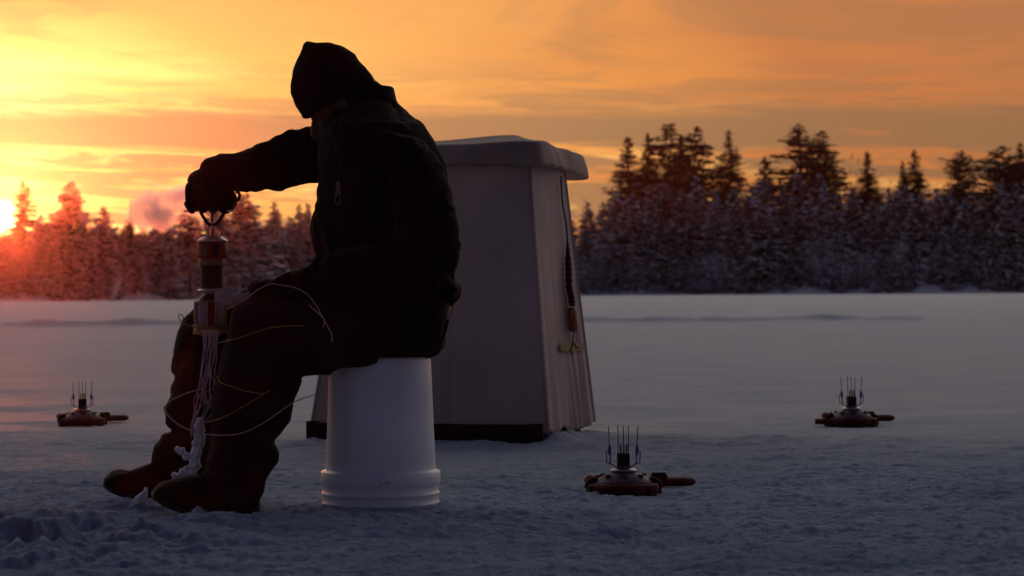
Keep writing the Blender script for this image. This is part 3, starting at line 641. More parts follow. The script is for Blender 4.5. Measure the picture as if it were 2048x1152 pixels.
pelvis = [S((908, 600), (884, 690), YP-.01, .11), S((896, 590), (872, 705), YP-.01, .16), S((870, 580), (855, 713), YP-.01, .185), S((800, 570), (790, 722), YP-.01, .195), S((740, 570), (730, 725), YP-.01, .19), S((690, 575), (690, 735), YP-.01, .185)]
thN = [S((760, 560), (750, 722), YN-.02, .095), S((700, 560), (705, 734), YN-.02, .095), S((650, 560), (665, 744), YN-.02, .092), S((600, 558), (632, 751), YN-.02, .09), S((560, 562), (604, 753), YN-.02, .088), S((524, 574), (560, 756), YN-.02, .086), S((494, 600), (510, 750), YN-.02, .084), S((470, 622), (478, 730), YN-.02, .072), S((462, 645), (466, 705), YN-.02, .045)]
thF = [S((760, 560), (750, 722), YF, .09), S((650, 560), (665, 742), YF, .09), S((560, 570), (580, 745), YF, .085), S((500, 590), (510, 748), YF, .085), S((440, 605), (450, 748), YF, .085), S((400, 612), (412, 746), YF, .08), S((380, 630), (392, 745), YF, .075), S((366, 652), (375, 742), YF, .07), S((354, 700), (358, 742), YF, .06)]
shN = [S((470, 640), (595, 690), YN-.02, .075), S((450, 700), (602, 752), YN-.02, .085), S((440, 750), (597, 765), YN-.02, .088), S((434, 775), (590, 783), YN-.02, .086), S((428, 800), (582, 800), YN-.025, .085), S((425, 838), (576, 837), YN-.03, .083), S((424, 865), (562, 862), YN-.03, .080), S((424, 884), (547, 884), YN-.03, .077), S((422, 905), (556, 910), YN-.03, .080), S((415, 930), (546, 932), YN-.03, .078), S((404, 950), (532, 960), YN-.03, .076), S((398, 972), (520, 988), YN-.03, .070), S((400, 985), (518, 1004), YN-.03, .06)]
shF = [S((362, 662), (460, 662), YF, .07), S((352, 705), (458, 705), YF, .078), S((348, 741), (455, 741), YF, .082), S((353, 746), (452, 748), YF, .078), S((349, 765), (448, 765), YF, .078), S((341, 797), (442, 797), YF, .078), S((332, 820), (436, 822), YF, .078), S((336, 846), (432, 850), YF, .075), S((346, 862), (430, 872), YF, .07), S((330, 871), (428, 892), YF, .07), S((316, 890), (424, 915), YF, .068), S((306, 910), (418, 940), YF, .066), S((302, 925), (405, 955), YF, .06)]
btN = [S((518, 985), (516, 1028), YN-.03, .032), S((500, 965), (505, 1030), YN-.03, .042), S((470, 950), (480, 1030), YN-.03, .046), S((430, 945), (440, 1030), YN-.035, .050), S((395, 950), (405, 1028), YN-.04, .054), S((362, 957), (370, 1022), YN-.04, .056), S((336, 961), (342, 1012), YN-.04, .054), S((318, 968), (322, 1002), YN-.04, .045), S((306, 980), (307, 992), YN-.04, .024)]
btF = [S((410, 925), (380, 1004), YF, .04), S((380, 915), (355, 1004), YF, .045), S((340, 920), (325, 1006), YF, .046), S((305, 925), (300, 1003), YF, .05), S((282, 934), (276, 999), YF, .053), S((262, 941), (255, 993), YF, .055), S((240, 939), (236, 987), YF, .054), S((224, 943), (220, 981), YF, .045), S((210, 957), (210, 971), YF, .026)]
def shrink(secs, k=.78, ky=.8):
    out = []
    for A, B, y, h in secs:
        m_ = ((A[0]+B[0])/2, (A[1]+B[1])/2); out.append(((m_[0]+(A[0]-m_[0])*k, m_[1]+(A[1]-m_[1])*k), (m_[0]+(B[0]-m_[0])*k, m_[1]+(B[1]-m_[1])*k), y, h*ky))
    return out
# head, pitched forward; local axes f (face), u (crown)
hp = R_(30); HC = P(686, 214, YP-.01); hf = Vector((-math.cos(hp), 0, -math.sin(hp))); hu = Vector((-math.sin(hp), 0, math.cos(hp))); hs = Vector((0, 1, 0))
HR = Matrix((hf, hs, hu)).transposed()
def HL(f, s, u_): return HC+hf*f+hs*s+hu*u_
mb = MB()
mb.ball(HL(-.012, 0, .022), (.096, .077, .098), 16, R=HR); mb.ball(HL(.028, 0, -.045), (.060, .058, .068), 14, R=HR)
mb.ball(HL(.058, 0, -.088), (.024, .026, .022), 10, R=HR)                       # chin
mb.tube([HL(.082, 0, .005), HL(.098, 0, -.022), HL(.104, 0, -.036)], [.010, .013, .015], 10)   # nose
mb.ball(HL(.094, 0, -.040), (.013, .019, .009), 8, R=HR)
for sd in (-1, 1):
    mb.ball(HL(.078, sd*.030, .010), (.012, .024, .008), 8, R=HR)                # brow
    mb.ball(HL(.060, sd*.045, -.024), (.022, .018, .020), 8, R=HR)               # cheek
    mb.ball(HL(-.008, sd*.078, -.012), (.018, .010, .030), 8, R=HR)              # ear
mb.ball(HL(.084, 0, -.060), (.010, .024, .005), 8, R=HR); mb.ball(HL(.081, 0, -.069), (.010, .021, .006), 8, R=HR)  # lips
mb.tube([HL(-.03, 0, -.04), HL(-.045, 0, -.10), P(735, 300, YP)], [.058, .058, .07], 16)     # neck
for q in (torso[2:], armF, armN, pelvis, thN, thF, shN, shF): mb.loft(shrink(q))
mb.loft(shrink(btN, .7, .7)); mb.loft(shrink(btF, .7, .7))
# forearm ends to the palms
mb.tube([P(445, 350, YP), P(420, 372, YP-.005)], [.030, .032], 12); mb.tube([P(515, 590, YP-.14), P(484, 596, YP-.125)], [.022, .022], 12)
person = fuse(mb, 'person', M_skin, None, .009, 2)
tag(person, 'person in dark winter clothes hunched on a bucket, one arm stretched out to a reel', 'person')
# jacket
mb = MB(); mb.loft(torso, 40); mb.loft(armF, 30); mb.loft(armN, 30)
mb.ball(P(908, 577, YP-.03), (.012, .16, .012), 12); mb.ball(P(905, 590, YP-.03), (.014, .155, .012), 12)
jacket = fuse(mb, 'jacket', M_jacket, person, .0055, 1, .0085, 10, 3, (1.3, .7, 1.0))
mb = MB(); mb.loft([S((700, 232), (808, 226), YP, .098), S((698, 205), (793, 200), YP, .09), S((700, 178), (788, 177), YP, .084), S((701, 175.5), (786, 175), YP, .082), S((708, 176), (780, 176), YP, .074), S((708, 195), (778, 195), YP, .074)], 40, .85); mb.build('stand_collar', M_jacket, jacket)
mb = MB()
zp = [P(683, 300, YP-.222), P(679, 345, YP-.224), P(676, 400, YP-.218), P(672, 460, YP-.205), P(672, 510, YP-.2)]
zc = [P(x, y, YP-.02) for x, y in ((680, 300), (678, 345), (676, 400), (672, 460), (670, 510))]
# zip pull and its light tab on the chest
def on_torso(px, py, lift=.008):
    o_ = Vector((0, 0, CAM_H)); d_ = (P(px, py, 6.0)-o_).normalized(); dg = bpy.context.evaluated_depsgraph_get()
    ok, loc, nrm, _ = jacket.ray_cast(jacket.matrix_world.inverted() @ o_, d_)
    q = loc if ok else P(px, py, YP-.2)
    return q+Vector((0, -lift, 0))
M_zip = mat('zip_metal', (.17, .12, .14), .4, .5, metal=.6)
pts = [on_torso(678, y, .004) for y in range(366, 392, 3)]
for k in range(len(pts)): mb.box(pts[k]+Vector(((.004 if k % 2 else -.004), 0, 0)), (.010, .003, .0035), Matrix.Rotation(.5 if k % 2 else -.4, 3, 'Y'))
loop = [on_torso(x, y, .005) for x, y in ((672, 392), (670, 402), (673, 409), (679, 409), (681, 401), (680, 392))]
mb.tube(curve_pts(loop, 4), .0012, 5); zo = mb.build('zip_pull', M_zip, jacket, False)
# trousers
mb = MB(); mb.loft(pelvis, 36); mb.loft(thN, 30); mb.loft(thF, 30); mb.loft(shN, 30); mb.loft(shF, 30)
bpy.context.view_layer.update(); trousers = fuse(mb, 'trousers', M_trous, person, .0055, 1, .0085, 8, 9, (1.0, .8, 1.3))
mb = MB(); pts = curve_pts([P(*q, YP-.205+.02*i/4) for i, q in enumerate(((896, 640), (888, 668), (878, 690), (868, 708), (858, 712)))], 5); mb.tube(pts, .004, 6); mb.build('trouser_cord', M_trous, trousers)
# boots with soles
def boot(secs, sole_secs, yc):
    mb = MB(); mb.loft(secs, 26); o_ = fuse(mb, 'boot', M_boot, person, .005, 3, .0025, 22, 13)
    mb = MB(); mb.loft(sole_secs, 26, .7); fuse(mb, 'sole', M_sole, o_, .004, 2)
    return o_
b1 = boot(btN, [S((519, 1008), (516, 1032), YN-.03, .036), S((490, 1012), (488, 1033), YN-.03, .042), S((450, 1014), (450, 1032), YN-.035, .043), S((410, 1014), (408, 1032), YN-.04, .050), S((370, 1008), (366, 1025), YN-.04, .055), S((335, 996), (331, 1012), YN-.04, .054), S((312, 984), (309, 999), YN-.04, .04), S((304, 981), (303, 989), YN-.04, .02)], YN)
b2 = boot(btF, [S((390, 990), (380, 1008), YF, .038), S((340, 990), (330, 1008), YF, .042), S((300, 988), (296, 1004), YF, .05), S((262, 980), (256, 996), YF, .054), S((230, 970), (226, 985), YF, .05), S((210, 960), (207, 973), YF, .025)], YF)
# laces
for o_, pts0, yy in ((b1, ((400, 952), (425, 950), (450, 952)), YN-.088), (b2, ((300, 930), (322, 925), (345, 925)), YF-.05)):
    mb = MB()
    for (x, y) in pts0: mb.tube(curve_pts([P(x-9, y+2, yy+.03), P(x, y+1, yy), P(x+6, y+14, yy-.004)], 4), .0022, 5)
    mb.build('lace', M_rope, o_)
mb = MB(); mb.ball(HL(.028, 0, -.068), (.073, .068, .056), 16, R=HR); mb.ball(HL(-.028, 0, -.020), (.090, .086, .080), 16, R=HR); mb.tube([HL(-.02, 0, -.06), HL(-.04, 0, -.11), P(730, 300, YP)], [.072, .078, .09], 18)
fuse(mb, 'shade_gaiter', M_wool, person, .005, 2, .002, 20, 14)  # made-up covering, added so jaw and neck stay as dark as the silhouette
# knitted hat with turned-up brim
hat = [S((609, 236), (751, 172), YP-.01, .084), S((603, 228), (750, 163), YP-.01, .094), S((588, 205), (744, 152), YP-.01, .098), S((582, 186), (735, 141), YP-.01, .099), S((582, 166), (722, 125), YP-.01, .098), S((586, 146), (711, 110), YP-.01, .092), S((592, 127), (698, 102), YP-.01, .082), S((601, 110), (682, 92), YP-.01, .068), S((605, 99), (664, 87), YP-.01, .052), S((607, 92), (646, 88), YP-.01, .036), S((609, 87), (626, 86), YP-.01, .018), S((613, 84), (619, 84), YP-.01, .006)]
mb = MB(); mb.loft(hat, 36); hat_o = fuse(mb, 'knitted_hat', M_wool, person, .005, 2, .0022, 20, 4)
mb = MB(); rg = []
bA, bB = P(609, 232, YP-.01), P(750, 168, YP-.01); bm = (bA+bB)/2; bh = (bB-bA)/2
mb.tube([bm+bh*math.cos(2*math.pi*k/40)*1.0+Vector((0, .094*math.sin(2*math.pi*k/40), 0)) for k in range(41)], .007, 8, cap=False); mb.build('hat_brim', M_wool, hat_o)
# hands in gloves: five separate fingers closed on what they hold
def chain(mb, pts, r): mb.tube(curve_pts(pts, 4), [r[0]+(r[1]-r[0])*i/(4*(len(pts)-1)) for i in range(4*(len(pts)-1)+1)], 10); mb.ball(pts[-1], r[1], 8)
# the reel stands at YR
YR = YP-.02
mb = MB(); X = lambda px, py, dy: P(px, py, YR+dy)
mb.loft([S((403, 334), (428, 386), YP, .044), S((392, 341), (440, 392), YP-.005, .046), S((380, 349), (452, 398), YP-.01, .044), S((374, 362), (458, 402), YP-.015, .038)], 24)
mb.ball(X(414, 378, .0), (.050, .036, .030), 12)
for k, (px_, l) in enumerate(((383, 1.0), (404, 1.1), (426, 1.05), (446, .9))):      # fingers over the bar, curling down its near side
    chain(mb, [X(px_, 374, -.010), X(px_-2, 380, -.034*l), X(px_-2, 396, -.043*l), X(px_-1, 412, -.034*l), X(px_+1, 419, -.012)], (.0145, .0115))
chain(mb, [X(450, 380, .02), X(462, 392, .03), X(463, 408, .026), X(452, 418, .012)], (.0155, .0125))   # thumb round the far side
gF = fuse(mb, 'dark_glove', M_glove, person, .0035, 2, .0018, 25, 6)
mb = MB()
mb.loft([S((512, 577), (508, 604), YP-.14, .030), S((496, 582), (494, 606), YP-.13, .030), S((480, 583), (478, 609), YP-.115, .032), S((466, 585), (464, 610), YR-.085, .028)], 20)
for k in range(4):
    zy = 584+k*6.5; l = (1.0, 1.1, 1.05, .85)[k]
    chain(mb, [P(470, zy+2, YR-.078), P(456, zy, YR-.066), P(444, zy+1, YR-.050*l), P(436, zy+2, YR-.036*l), P(437, zy+3, YR-.022)], (.0105, .0078))
chain(mb, [P(478, 604, YP-.10), P(464, 609, YR-.045), P(452, 608, YR-.036), P(443, 603, YR-.030)], (.0115, .009))
gN = fuse(mb, 'pale_glove', M_wglove, person, .003, 2, .0012, 30, 7)

# ------------------------------------------------------------------ line reel
rc = P(423, 600, YR); reel = empty('line_reel', P(423, 668, YR)); tag(reel, 'upright hand reel with red housing, black grip and tangled white cords, held between the knees', 'line reel')
sc_ = YR/FPX                              # metres per photo pixel at the reel
def RZ(py): return P(423, py, YR).z
def lat(name, prof, m, cx=423, parent=reel, n=40, sy=1):
    mb = MB(); c_ = P(cx, 600, YR); mb.lathe([(r*sc_, RZ(y)) for r, y in prof], (c_.x, YR, 0), n, sy=sy); return mb.build(name, m, parent)
# cross handle with end knob
mb = MB(); hx = [(369, 414), (371, 407), (378, 403), (420, 404), (458, 404), (467, 408), (469, 415)]
mb.tube([P(370, 412, YR), P(374, 410, YR), P(390, 410, YR), P(420, 411, YR), P(450, 411, YR), P(464, 412, YR), P(468, 412, YR)], [.008, .014, .0155, .016, .0155, .014, .009], 14); mb.build('cross_handle', M_black, reel)
mb = MB(); mb.tube(curve_pts([P(466, 406, YR), P(472, 402, YR), P(477, 399, YR), P(479, 391, YR), P(477, 385, YR), P(471, 384, YR)], 5), .0042, 8); mb.build('crank_hook', M_black, reel)
mb = MB(); mb.box(P(419, 422, YR), (98*sc_, .030, .004)); mb.build('handle_plate', M_metal, reel, False)
for sx_ in (-1, 1):
    mb = MB(); mb.tube(curve_pts([P(425+sx_*24, 424, YR-.004), P(425+sx_*17, 436, YR-.004), P(425+sx_*9, 447, YR-.004), P(425, 450, YR-.002)], 5), [.0045]*16, 8); mb.build('yoke_arm', M_black, reel)
mb = MB(); mb.tube([P(425, 424, YR), P(425, 476, YR)], .0060, 16); mb.build('rod', M_metal, reel)
for q in (((418, 448), (417, 460), (419, 474)), ((440, 446), (444, 457), (441, 472)), ((446, 440), (448, 452), (445, 468))):
    mb = MB(); mb.tube(curve_pts([P(x, y, YR+.012) for x, y in q], 5), .0014, 5); mb.build('thin_wire', M_orange, reel)
lat('lid', [(31, 483.5), (31.5, 481.5), (30, 480), (21, 474.5), (20, 473), (.1, 473)], M_metal, 426)
hs_ = lat('housing', [(.1, 516.5), (29.5, 516.5), (30.5, 515), (30.5, 484), (29, 483.2), (.1, 483.2)], M_red, 426)
mb = MB()
def cylpatch(mb, cx, r, x0, x1, y0, y1, nseg=6):
    c_ = P(cx, 600, YR); a0 = math.acos(max(-1, min(1, (x0-cx)/r))); a1 = math.acos(max(-1, min(1, (x1-cx)/r))); top, bot = [], []
    for i in range(nseg+1):
        a_ = a0+(a1-a0)*i/nseg; x = c_.x+r*sc_*math.cos(a_); y = YR-r*sc_*math.sin(a_); top.append((x, y, RZ(y0))); bot.append((x, y, RZ(y1)))
    mb.rings([bot, top], cap=False, closed=False)
cylpatch(mb, 426, 31.2, 400, 419, 493, 511); mb.build('housing_label', M_gold, hs_, False)
mb = MB()
for yy in (496, 500.5, 505): cylpatch(mb, 426, 31.8, 402.5, 416.5 if yy != 500.5 else 413, yy, yy+1.8)
mb.build('label_print', M_red, hs_, False)
mb = MB(); cylpatch(mb, 426, 31.3, 430, 441, 490, 513); mb.build('dark_window', M_black, hs_, False)
lat('tan_band', [(.1, 531.5), (25, 531.5), (26, 530), (26, 518.5), (25, 517), (.1, 517)], M_gold, 424)
pr = [(.1, 577)]
for i in range(9): y = 576-i*5.2; pr += [(22.6, y), (23.6, y-1.2), (23.6, y-3.2), (22.4, y-4.4)]
pr.append((.1, 532)); lat('grip', pr, M_black, 424)
lat('flange', [(.1, 586), (22, 585.5), (26.5, 582), (27, 580), (24, 578), (.1, 577.6)], M_metal, 422)
lat('hub_cap', [(24, 601), (19, 596), (12, 590), (8, 586.5), (.1, 586.5)], M_darkwood, 421)
lat('spool_core', [(.1, 660), (22, 660), (22, 602), (.1, 602)], M_red, 420)
lat('spool_rim', [(.1, 606), (31, 606), (32, 604), (31, 602), (26, 601), (.1, 601)], M_gold, 420)
lat('spool_rim', [(.1, 662), (24, 662), (27, 659), (24, 657), (.1, 657)], M_gold, 420)
rn = random.Random(8); sets = {'white_winding': MB(), 'yellow_winding': MB(), 'violet_winding': MB()}
c_ = P(420, 600, YR)
for i in range(46):
    a_ = 2*math.pi*i/46; xx = -math.cos(a_); 
    nm = 'white_winding'
    if math.sin(a_) < 0 or True:
        s_ = (i/46*2) % 1
        nm = 'yellow_winding' if s_ < .2 or s_ > .86 else ('violet_winding' if s_ < .28 else ('white_winding' if not .5 < s_ < .62 else None))
    if nm is None: continue
    r0 = 30.5*sc_; r1 = (27+rn.uniform(-2, 1))*sc_; off = rn.uniform(-.02, .02)
    pts = [(c_.x+r0*math.cos(a_+off), YR+r0*math.sin(a_+off), RZ(604)), (c_.x+r0*1.03*math.cos(a_), YR+r0*1.03*math.sin(a_), RZ(625+rn.uniform(-3, 3))), (c_.x+r0*1.0*math.cos(a_-off), YR+r0*math.sin(a_-off), RZ(645)), (c_.x+r1*.8*math.cos(a_), YR+r1*.8*math.sin(a_), RZ(660+rn.uniform(-2, 5)))]
    sets[nm].tube(curve_pts(pts, 3), .0017, 5)
for i in range(9):                         # yellow cord slung round the spool
    rr0 = (31+rn.uniform(-1, 3))*sc_; z0 = RZ(648+i*2.0); pts = [(c_.x+rr0*math.cos(t), YR+rr0*math.sin(t), z0-.007*math.sin(-t)*(.4+.2*i/3)+rn.uniform(-.001, .001)) for t in [2*math.pi*k/20 for k in range(21)]]
    sets['yellow_winding'].tube(pts, .0017, 5, cap=False)
for nm, mm in (('white_winding', M_cord), ('yellow_winding', M_yellow), ('violet_winding', M_violet)): sets[nm].build(nm, mm, reel)
# hanging bundle of cords
mb = MB()
for i in range(15):
    f0 = i/14; yy = YR-.06-rn.uniform(0, .03)
    cs = [(404+34*f0, 660), (406+28*f0+rn.uniform(-2, 2), 690), (403+30*f0+rn.uniform(-3, 3), 715), (399+30*f0+rn.uniform(-4, 4), 745), (397+34*f0**1.2+rn.uniform(-5, 5), 775), (391+36*f0+rn.uniform(-6, 6), 800), (385+32*f0+rn.uniform(-6, 6), 828), (383+25*f0+rn.uniform(-3, 3), 850), (382+22*f0, 866+rn.uniform(0, 12))]
    if i % 5 == 2: cs = cs[:5]+[(405+rn.uniform(-10, 10), 790), (415, 812), (402, 842)]
    mb.tube(curve_pts([P(x, y, yy-.03*min(1, (y-660)/100)) for x, y in cs], 5), .00095, 5)
mb.build('hanging_cords', M_cord, reel)
def on_cloth(p, gap=.004):             # keep a cord just outside the clothing
    o_ = Vector((0, 0, CAM_H)); d_ = (Vector(p)-o_); best = d_.length; d_.normalize()
    for ob in (trousers, jacket):
        ok, loc, nn, _ = ob.ray_cast(ob.matrix_world.inverted() @ o_, d_)
        if ok and (loc-o_).length-gap < best: best = (loc-o_).length-gap
    return o_+d_*best
bpy.context.view_layer.update()
def cord(pts, r, m, y0, y1=None, nm='cord'):
    mb = MB(); n = len(pts); y1 = y0 if y1 is None else y1
    cs = curve_pts([P(x, y, y0+(y1-y0)*i/(n-1)) for i, (x, y) in enumerate(pts)], 7); cs = [on_cloth(q) for q in cs]
    for _ in range(3): cs = [cs[0]]+[Vector((cs[i].x, min(cs[i].y, (cs[i-1].y+cs[i+1].y)/2), cs[i].z)) for i in range(1, len(cs)-1)]+[cs[-1]]
    mb.tube(cs, r, 6); return mb.build(nm, m, reel)
YL = YN-.145
cord([(454, 619), (472, 609), (492, 598), (515, 580), (541, 568), (560, 570), (585, 574), (605, 582), (620, 594), (634, 614), (648, 639), (657, 656), (663, 668), (664, 683)], .0012, M_cord, YR-.09, YL-.09)
cord([(618, 610), (634, 624), (648, 639), (647, 655)], .0012, M_cord, YL-.09)
cord([(436, 686), (452, 682), (480, 675), (510, 665), (540, 656), (575, 652), (607, 652)], .0015, M_yellow, YR-.11, YL)
cord([(435, 752), (440, 764), (460, 772), (490, 782), (515, 786), (530, 787), (541, 780)], .0014, M_yellow, YR-.11, YL)
cord([(538, 782), (515, 796), (480, 817), (450, 833), (425, 842), (408, 844)], .0014, M_yellow, YL, YR-.11)
cord([(404, 777), (380, 784), (355, 794), (337, 804), (331, 815), (334, 828), (350, 844), (370, 856), (400, 866), (430, 870), (460, 870), (490, 864), (520, 850), (550, 830), (580, 809), (600, 799), (618, 793), (633, 788)], .0015, M_cord, YR-.10, YL)
cord([(395, 655), (380, 652), (368, 648), (360, 640), (357, 632), (361, 629), (367, 634), (365, 642), (361, 654)], .0013, M_yellow, YR-.04)
cord([(397, 490), (396, 510), (390, 530), (383, 547), (381, 565), (380, 592)], .0011, M_orange, YR-.02)
cord([(447, 544), (452, 556), (457, 568), (461, 582)], .0011, M_cord, YR-.03)
cord([(563, 478), (566, 488), (567, 500), (572, 513), (578, 528), (582, 540), (588, 549)], .0013, M_orange, YN-.12)
# frozen slush on the end of the cords
mb = MB(); rn = random.Random(3)
for x, y, r in ((400, 848, 10), (399, 862, 12), (397, 878, 12), (395, 895, 12), (391, 912, 12), (388, 928, 12), (380, 940, 11), (370, 948, 11), (358, 954, 10), (349, 962, 8), (372, 912, 8), (362, 904, 7), (354, 898, 5), (368, 900, 5), (349, 950, 7), (385, 958, 8)):
    for _ in range(9): mb.ball(P(x+rn.uniform(-.6, .6)*r, y+rn.uniform(-.8, .8)*r, YR-.075+rn.uniform(-.012, .012)), r*sc_*rn.uniform(.3, .62), 6)
mb.tube([P(x, y, YR-.075) for x, y in ((400, 842), (399, 862), (396, 890), (391, 915), (386, 938), (374, 948), (358, 955), (350, 962))], [.004, .011, .012, .012, .012, .012, .010, .004], 10)
mb.tube([P(x, y, YR-.075) for x, y in ((392, 918), (372, 910), (360, 902), (352, 897))], [.009, .008, .006, .003], 8)
fuse(mb, 'frozen_slush', M_clod, reel, .003, 1, .003, 40, 5)

# ------------------------------------------------------------------ ice fishing tip-ups
def tipup(loc):
    r = empty('tip_up', (0, 0, 0)); rn = random.Random(2)
    mb = MB(); n = 40; R0 = .098
    def rg(rad, z, w=0): return [(rad*(1+w*math.cos(8*2*math.pi*j/n))*math.cos(2*math.pi*j/n), rad*(1+w*math.cos(8*2*math.pi*j/n))*math.sin(2*math.pi*j/n), z) for j in range(n)]
    mb.rings([rg(R0*.9, -.004, .02), rg(R0*.99, .0, .015), rg(R0, .008), rg(R0*1.0, .018), rg(R0*.97, .024), rg(R0*.85, .026)]); mb.build('base_disc', M_redwood, r)
    for k in range(9):
        mb = MB(); a_ = 2*math.pi*k/9; mb.box((R0*.93*math.cos(a_), R0*.93*math.sin(a_), .006), (.022, .026, .022+.004*(k % 3)), Matrix.Rotation(a_, 3, 'Z')); mb.build('edge_lug', M_darkwood, r, False)
    for sx_ in (-1, 1):
        mb = MB(); mb.tube(curve_pts([(sx_*.101, -.01, .012), (sx_*.094, -.012, .027), (sx_*.078, -.012, .034), (sx_*.07, -.01, .026)], 4), .007, 8); mb.build('edge_clip', M_darkwood, r)
    mb = MB(); mb.lathe([(.082, .0255), (.078, .030), (.062, .041), (.046, .050), (.034, .054), (.026, .057), (.001, .057)], n=36); dm = mb.build('cover_dome', M_clear, r)
    for k in range(7):
        mb = MB(); a_ = 2*math.pi*k/7+.25; q = Vector((.055*math.cos(a_), .055*math.sin(a_), .0445)); mb.ball(q, (.011, .008, .005), 6, R=Matrix.Rotation(a_, 3, 'Z')); mb.build('dark_vent', M_darkwood, dm)
    mb = MB(); mb.lathe([(.001, .055), (.030, .055), (.036, .0575), (.036, .0605), (.028, .0625), (.001, .0625)], n=28); mb.build('collar_plate', M_metal, r)
    mb = MB(); mb.lathe([(.018, .0625), (.022, .066), (.022, .069), (.012, .072)], n=20); mb.build('neck_ring', M_clear, r)
    mb = MB(); mb.box((0, 0, .086), (.034, .030, .038)); o_ = mb.build('pillar', M_black, r, False); m = o_.modifiers.new('b', 'BEVEL'); m.width = .002
    mb = MB()
    for x_ in (-.0135, .0005, .0140): mb.tube([(x_, 0, .103), (x_*1.03, .001, .1785+(.002 if x_ < 0 else 0))], .0013, 6)
    for q in (-.0135, .0005, .0140):
        pass
    mb.build('wire_rod', M_black, r)
    for x_ in (-.007, .0015, .009):
        mb = MB(); mb.tube([(x_, -.006, .103), (x_, -.006, .128)], .0024, 8); mb.build('short_peg', M_redwood, r)
    for sx_ in (-1, 1):
        mb = MB(); x0 = sx_*.037
        mb.tube([(x0+sx_*.003, 0, .178), (x0+sx_*.0005, 0, .126)], .0013, 6)
        mb.build('side_rod', M_black, r)
        mb = MB(); mb.rings([[(x0+sx_*a_-.000, -.004, z), (x0+sx_*b_, -.004, z), (x0+sx_*b_, .004, z), (x0+sx_*a_, .004, z)] for a_, b_, z in ((-.003, .001, .098), (-.0045, .004, .104), (-.0045, .0055, .112), (-.003, .0025, .126))]); mb.build('blue_clip', M_blue, r, False)
        mb = MB(); mb.tube([(x0+sx_*.002, 0, .111), (x0+sx_*.009, 0, .110), (x0+sx_*.0075, 0, .080), (x0-sx_*.001, 0, .076), (x0-sx_*.014, 0, .070), (x0-sx_*.017, 0, .064)], .0018, 6)
        mb.tube([(x0-sx_*.001, 0, .100), (x0-sx_*.002, 0, .076)], .0022, 6); mb.build('bracket', M_blue, r)
    mb = MB(); mb.ball((-.088, .05, .030), (.019, .016, .014), 8); mb.ball((-.068, .052, .034), (.012, .010, .010), 8); mb.build('bobber', M_orange, r)
    mb = MB(); mb.rings([[(.055+x_, .30*0+.20+yv*wy, zv*hz+.011) for yv, zv in [(math.cos(t), math.sin(t)) for t in [2*math.pi*k/12 for k in range(12)]]] for x_, wy, hz in ((.0, .018, .006), (.006, .028, .010), (.03, .034, .0125), (.07, .036, .0135), (.12, .034, .0135), (.145, .026, .012), (.155, .012, .006))]); mb.build('side_float', M_redwood, r)
    mb = MB(); mb.rings([[(.108+sx_*wx, .20+sy_*wy, z) for sx_, sy_ in ((-1, -1), (1, -1), (1, 1), (-1, 1))] for wx, wy, z in ((.024, .02, .018), (.022, .018, .030), (.017, .014, .0375))]); mb.build('float_cap', M_black, r, False)
    mb = MB(); mb.tube(curve_pts([(.07, .03, .018), (.08, .10, .012), (.085, .17, .012)], 4), .004, 6); mb.build('link_cord', M_rope, r)
    return r
def place(r, loc, rz, s, label):
    r.location = loc; r.rotation_euler = (0, 0, rz); r.scale = (s, s, s); tag(r, label, 'fishing tip-up', 'tip ups set on the ice')
def copy_tree(o, parent=None):
    c_ = o.copy(); COL.objects.link(c_)
    if parent: c_.parent = parent
    for ch in o.children: copy_tree(ch, c_)
    return c_
bpy.context.view_layer.update()
t1 = tipup(None); t2 = copy_tree(t1); t3 = copy_tree(t1)
def lift(g, z): return (g.x, g.y, z)
g1 = G(1247, 988); place(t1, lift(g1, .006), 0, 1.0, 'nearest tip-up on the snow, sharp, right of the tent')
g2 = G(1703, 853); place(t2, lift(g2, .010), R_(4), 1.05, 'tip-up farthest right on the snow, with long low base')
g3 = G(165, 852); place(t3, lift(g3, .010), R_(14), .98, 'left hand tip-up on the ice with the sunset glinting on its base')
# second one has an extra board under its left side
mb = MB(); mb.rings([[(-.13+x_, -.005+yv*wy, zv*.011+.011) for yv, zv in [(math.cos(t), math.sin(t)) for t in [2*math.pi*k/10 for k in range(10)]]] for x_, wy in ((-.01, .01), (0, .022), (.04, .028), (.09, .028), (.10, .015))])
o = mb.build('side_board', M_redwood); o.parent = t2
# ------------------------------------------------------------------ loose bits
mb = MB(); g = G(275, 1004)
for x, y, r in ((272, 1008, 8), (280, 1000, 9), (286, 992, 7), (290, 984, 5), (291, 977, 3), (300, 1008, 9), (315, 1016, 9), (262, 1016, 7)): mb.ball(P(x, y, 6.22), r*6.22/FPX, 8)
o = fuse(mb, 'snow_lump', M_clod, None, .003, 1, .004, 40, 8); tag(o, 'loose lump of snow scuffed up between the boots', 'snow lump')
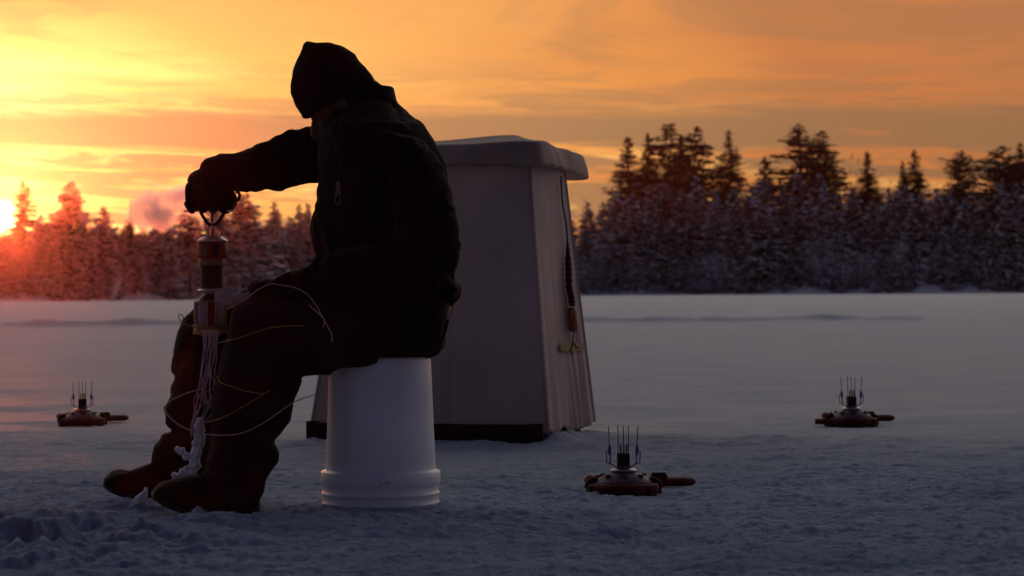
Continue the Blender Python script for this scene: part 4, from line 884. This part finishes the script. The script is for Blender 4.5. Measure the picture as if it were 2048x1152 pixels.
# breath cloud
def breath():
    mb = MB(); mb.ball((0, 0, 0), (.125, .055, .085), 14); o = mb.build('breath_cloud', [])
    o.location = P(322, 416, YP+.06); o.data.materials.clear()
    m = bpy.data.materials.new('vapour'); m.use_nodes = True; t = m.node_tree; t.nodes.clear()
    out = t.nodes.new('ShaderNodeOutputMaterial'); pv = t.nodes.new('ShaderNodeVolumePrincipled'); t.links.new(pv.outputs[0], out.inputs['Volume'])
    tcn = t.nodes.new('ShaderNodeTexCoord'); nz = t.nodes.new('ShaderNodeTexNoise'); nz.inputs['Scale'].default_value = 22; nz.inputs['Detail'].default_value = 8; nz.inputs['Roughness'].default_value = .7
    t.links.new(tcn.outputs['Object'], nz.inputs['Vector'])
    # falloff from the cloud's shape: two overlapping puffs
    def puff(cx, cz, rx, ry, rz):
        mp = t.nodes.new('ShaderNodeMapping'); mp.vector_type = 'POINT'; mp.inputs['Location'].default_value = (-cx/rx, 0, -cz/rz); mp.inputs['Scale'].default_value = (1/rx, 1/ry, 1/rz)
        t.links.new(tcn.outputs['Object'], mp.inputs[0]); ln = t.nodes.new('ShaderNodeVectorMath'); ln.operation = 'LENGTH'; t.links.new(mp.outputs[0], ln.inputs[0]); return ln.outputs['Value']
    def mth(op, a_, b_):
        q = t.nodes.new('ShaderNodeMath'); q.operation = op
        for i, x in enumerate((a_, b_)):
            if isinstance(x, (int, float)): q.inputs[i].default_value = x
            else: t.links.new(x, q.inputs[i])
        return q.outputs[0]
    d_ = mth('MINIMUM', mth('MINIMUM', puff(-.016, -.010, .070, .046, .054), puff(.040, .022, .055, .036, .036)), puff(.080, -.004, .040, .026, .020))
    d_ = mth('ADD', d_, mth('MULTIPLY', mth('SUBTRACT', nz.outputs[0], .5), 3.0))
    mr = t.nodes.new('ShaderNodeMapRange'); t.links.new(d_, mr.inputs[0]); mr.inputs[1].default_value = 1.05; mr.inputs[2].default_value = .55; mr.inputs[3].default_value = 0; mr.inputs[4].default_value = 48
    t.links.new(mr.outputs[0], pv.inputs['Density']); pv.inputs['Color'].default_value = (.98, .94, .97, 1); pv.inputs['Anisotropy'].default_value = .6
    o.data.materials.append(m); tag(o, 'puff of frosty breath glowing orange beside the gripping hand', 'breath', kind='stuff')
breath()
# ------------------------------------------------------------------ haze
mb = MB(); mb.box((0, 110, 8.5), (260, 260, 19)); hz = mb.build('flare_haze', [], None, False); tag(hz, kind='stuff')  # thin volume added to stand in for the red glow of lens flare
m = bpy.data.materials.new('flare_air'); m.use_nodes = True; t = m.node_tree; t.nodes.clear()
out = t.nodes.new('ShaderNodeOutputMaterial'); pv = t.nodes.new('ShaderNodeVolumePrincipled'); t.links.new(pv.outputs[0], out.inputs['Volume'])
pv.inputs['Color'].default_value = (.95, .58, .56, 1); pv.inputs['Density'].default_value = .00012; pv.inputs['Anisotropy'].default_value = .95
hz.data.materials.clear(); hz.data.materials.append(m)
m.cycles.homogeneous_volume = True
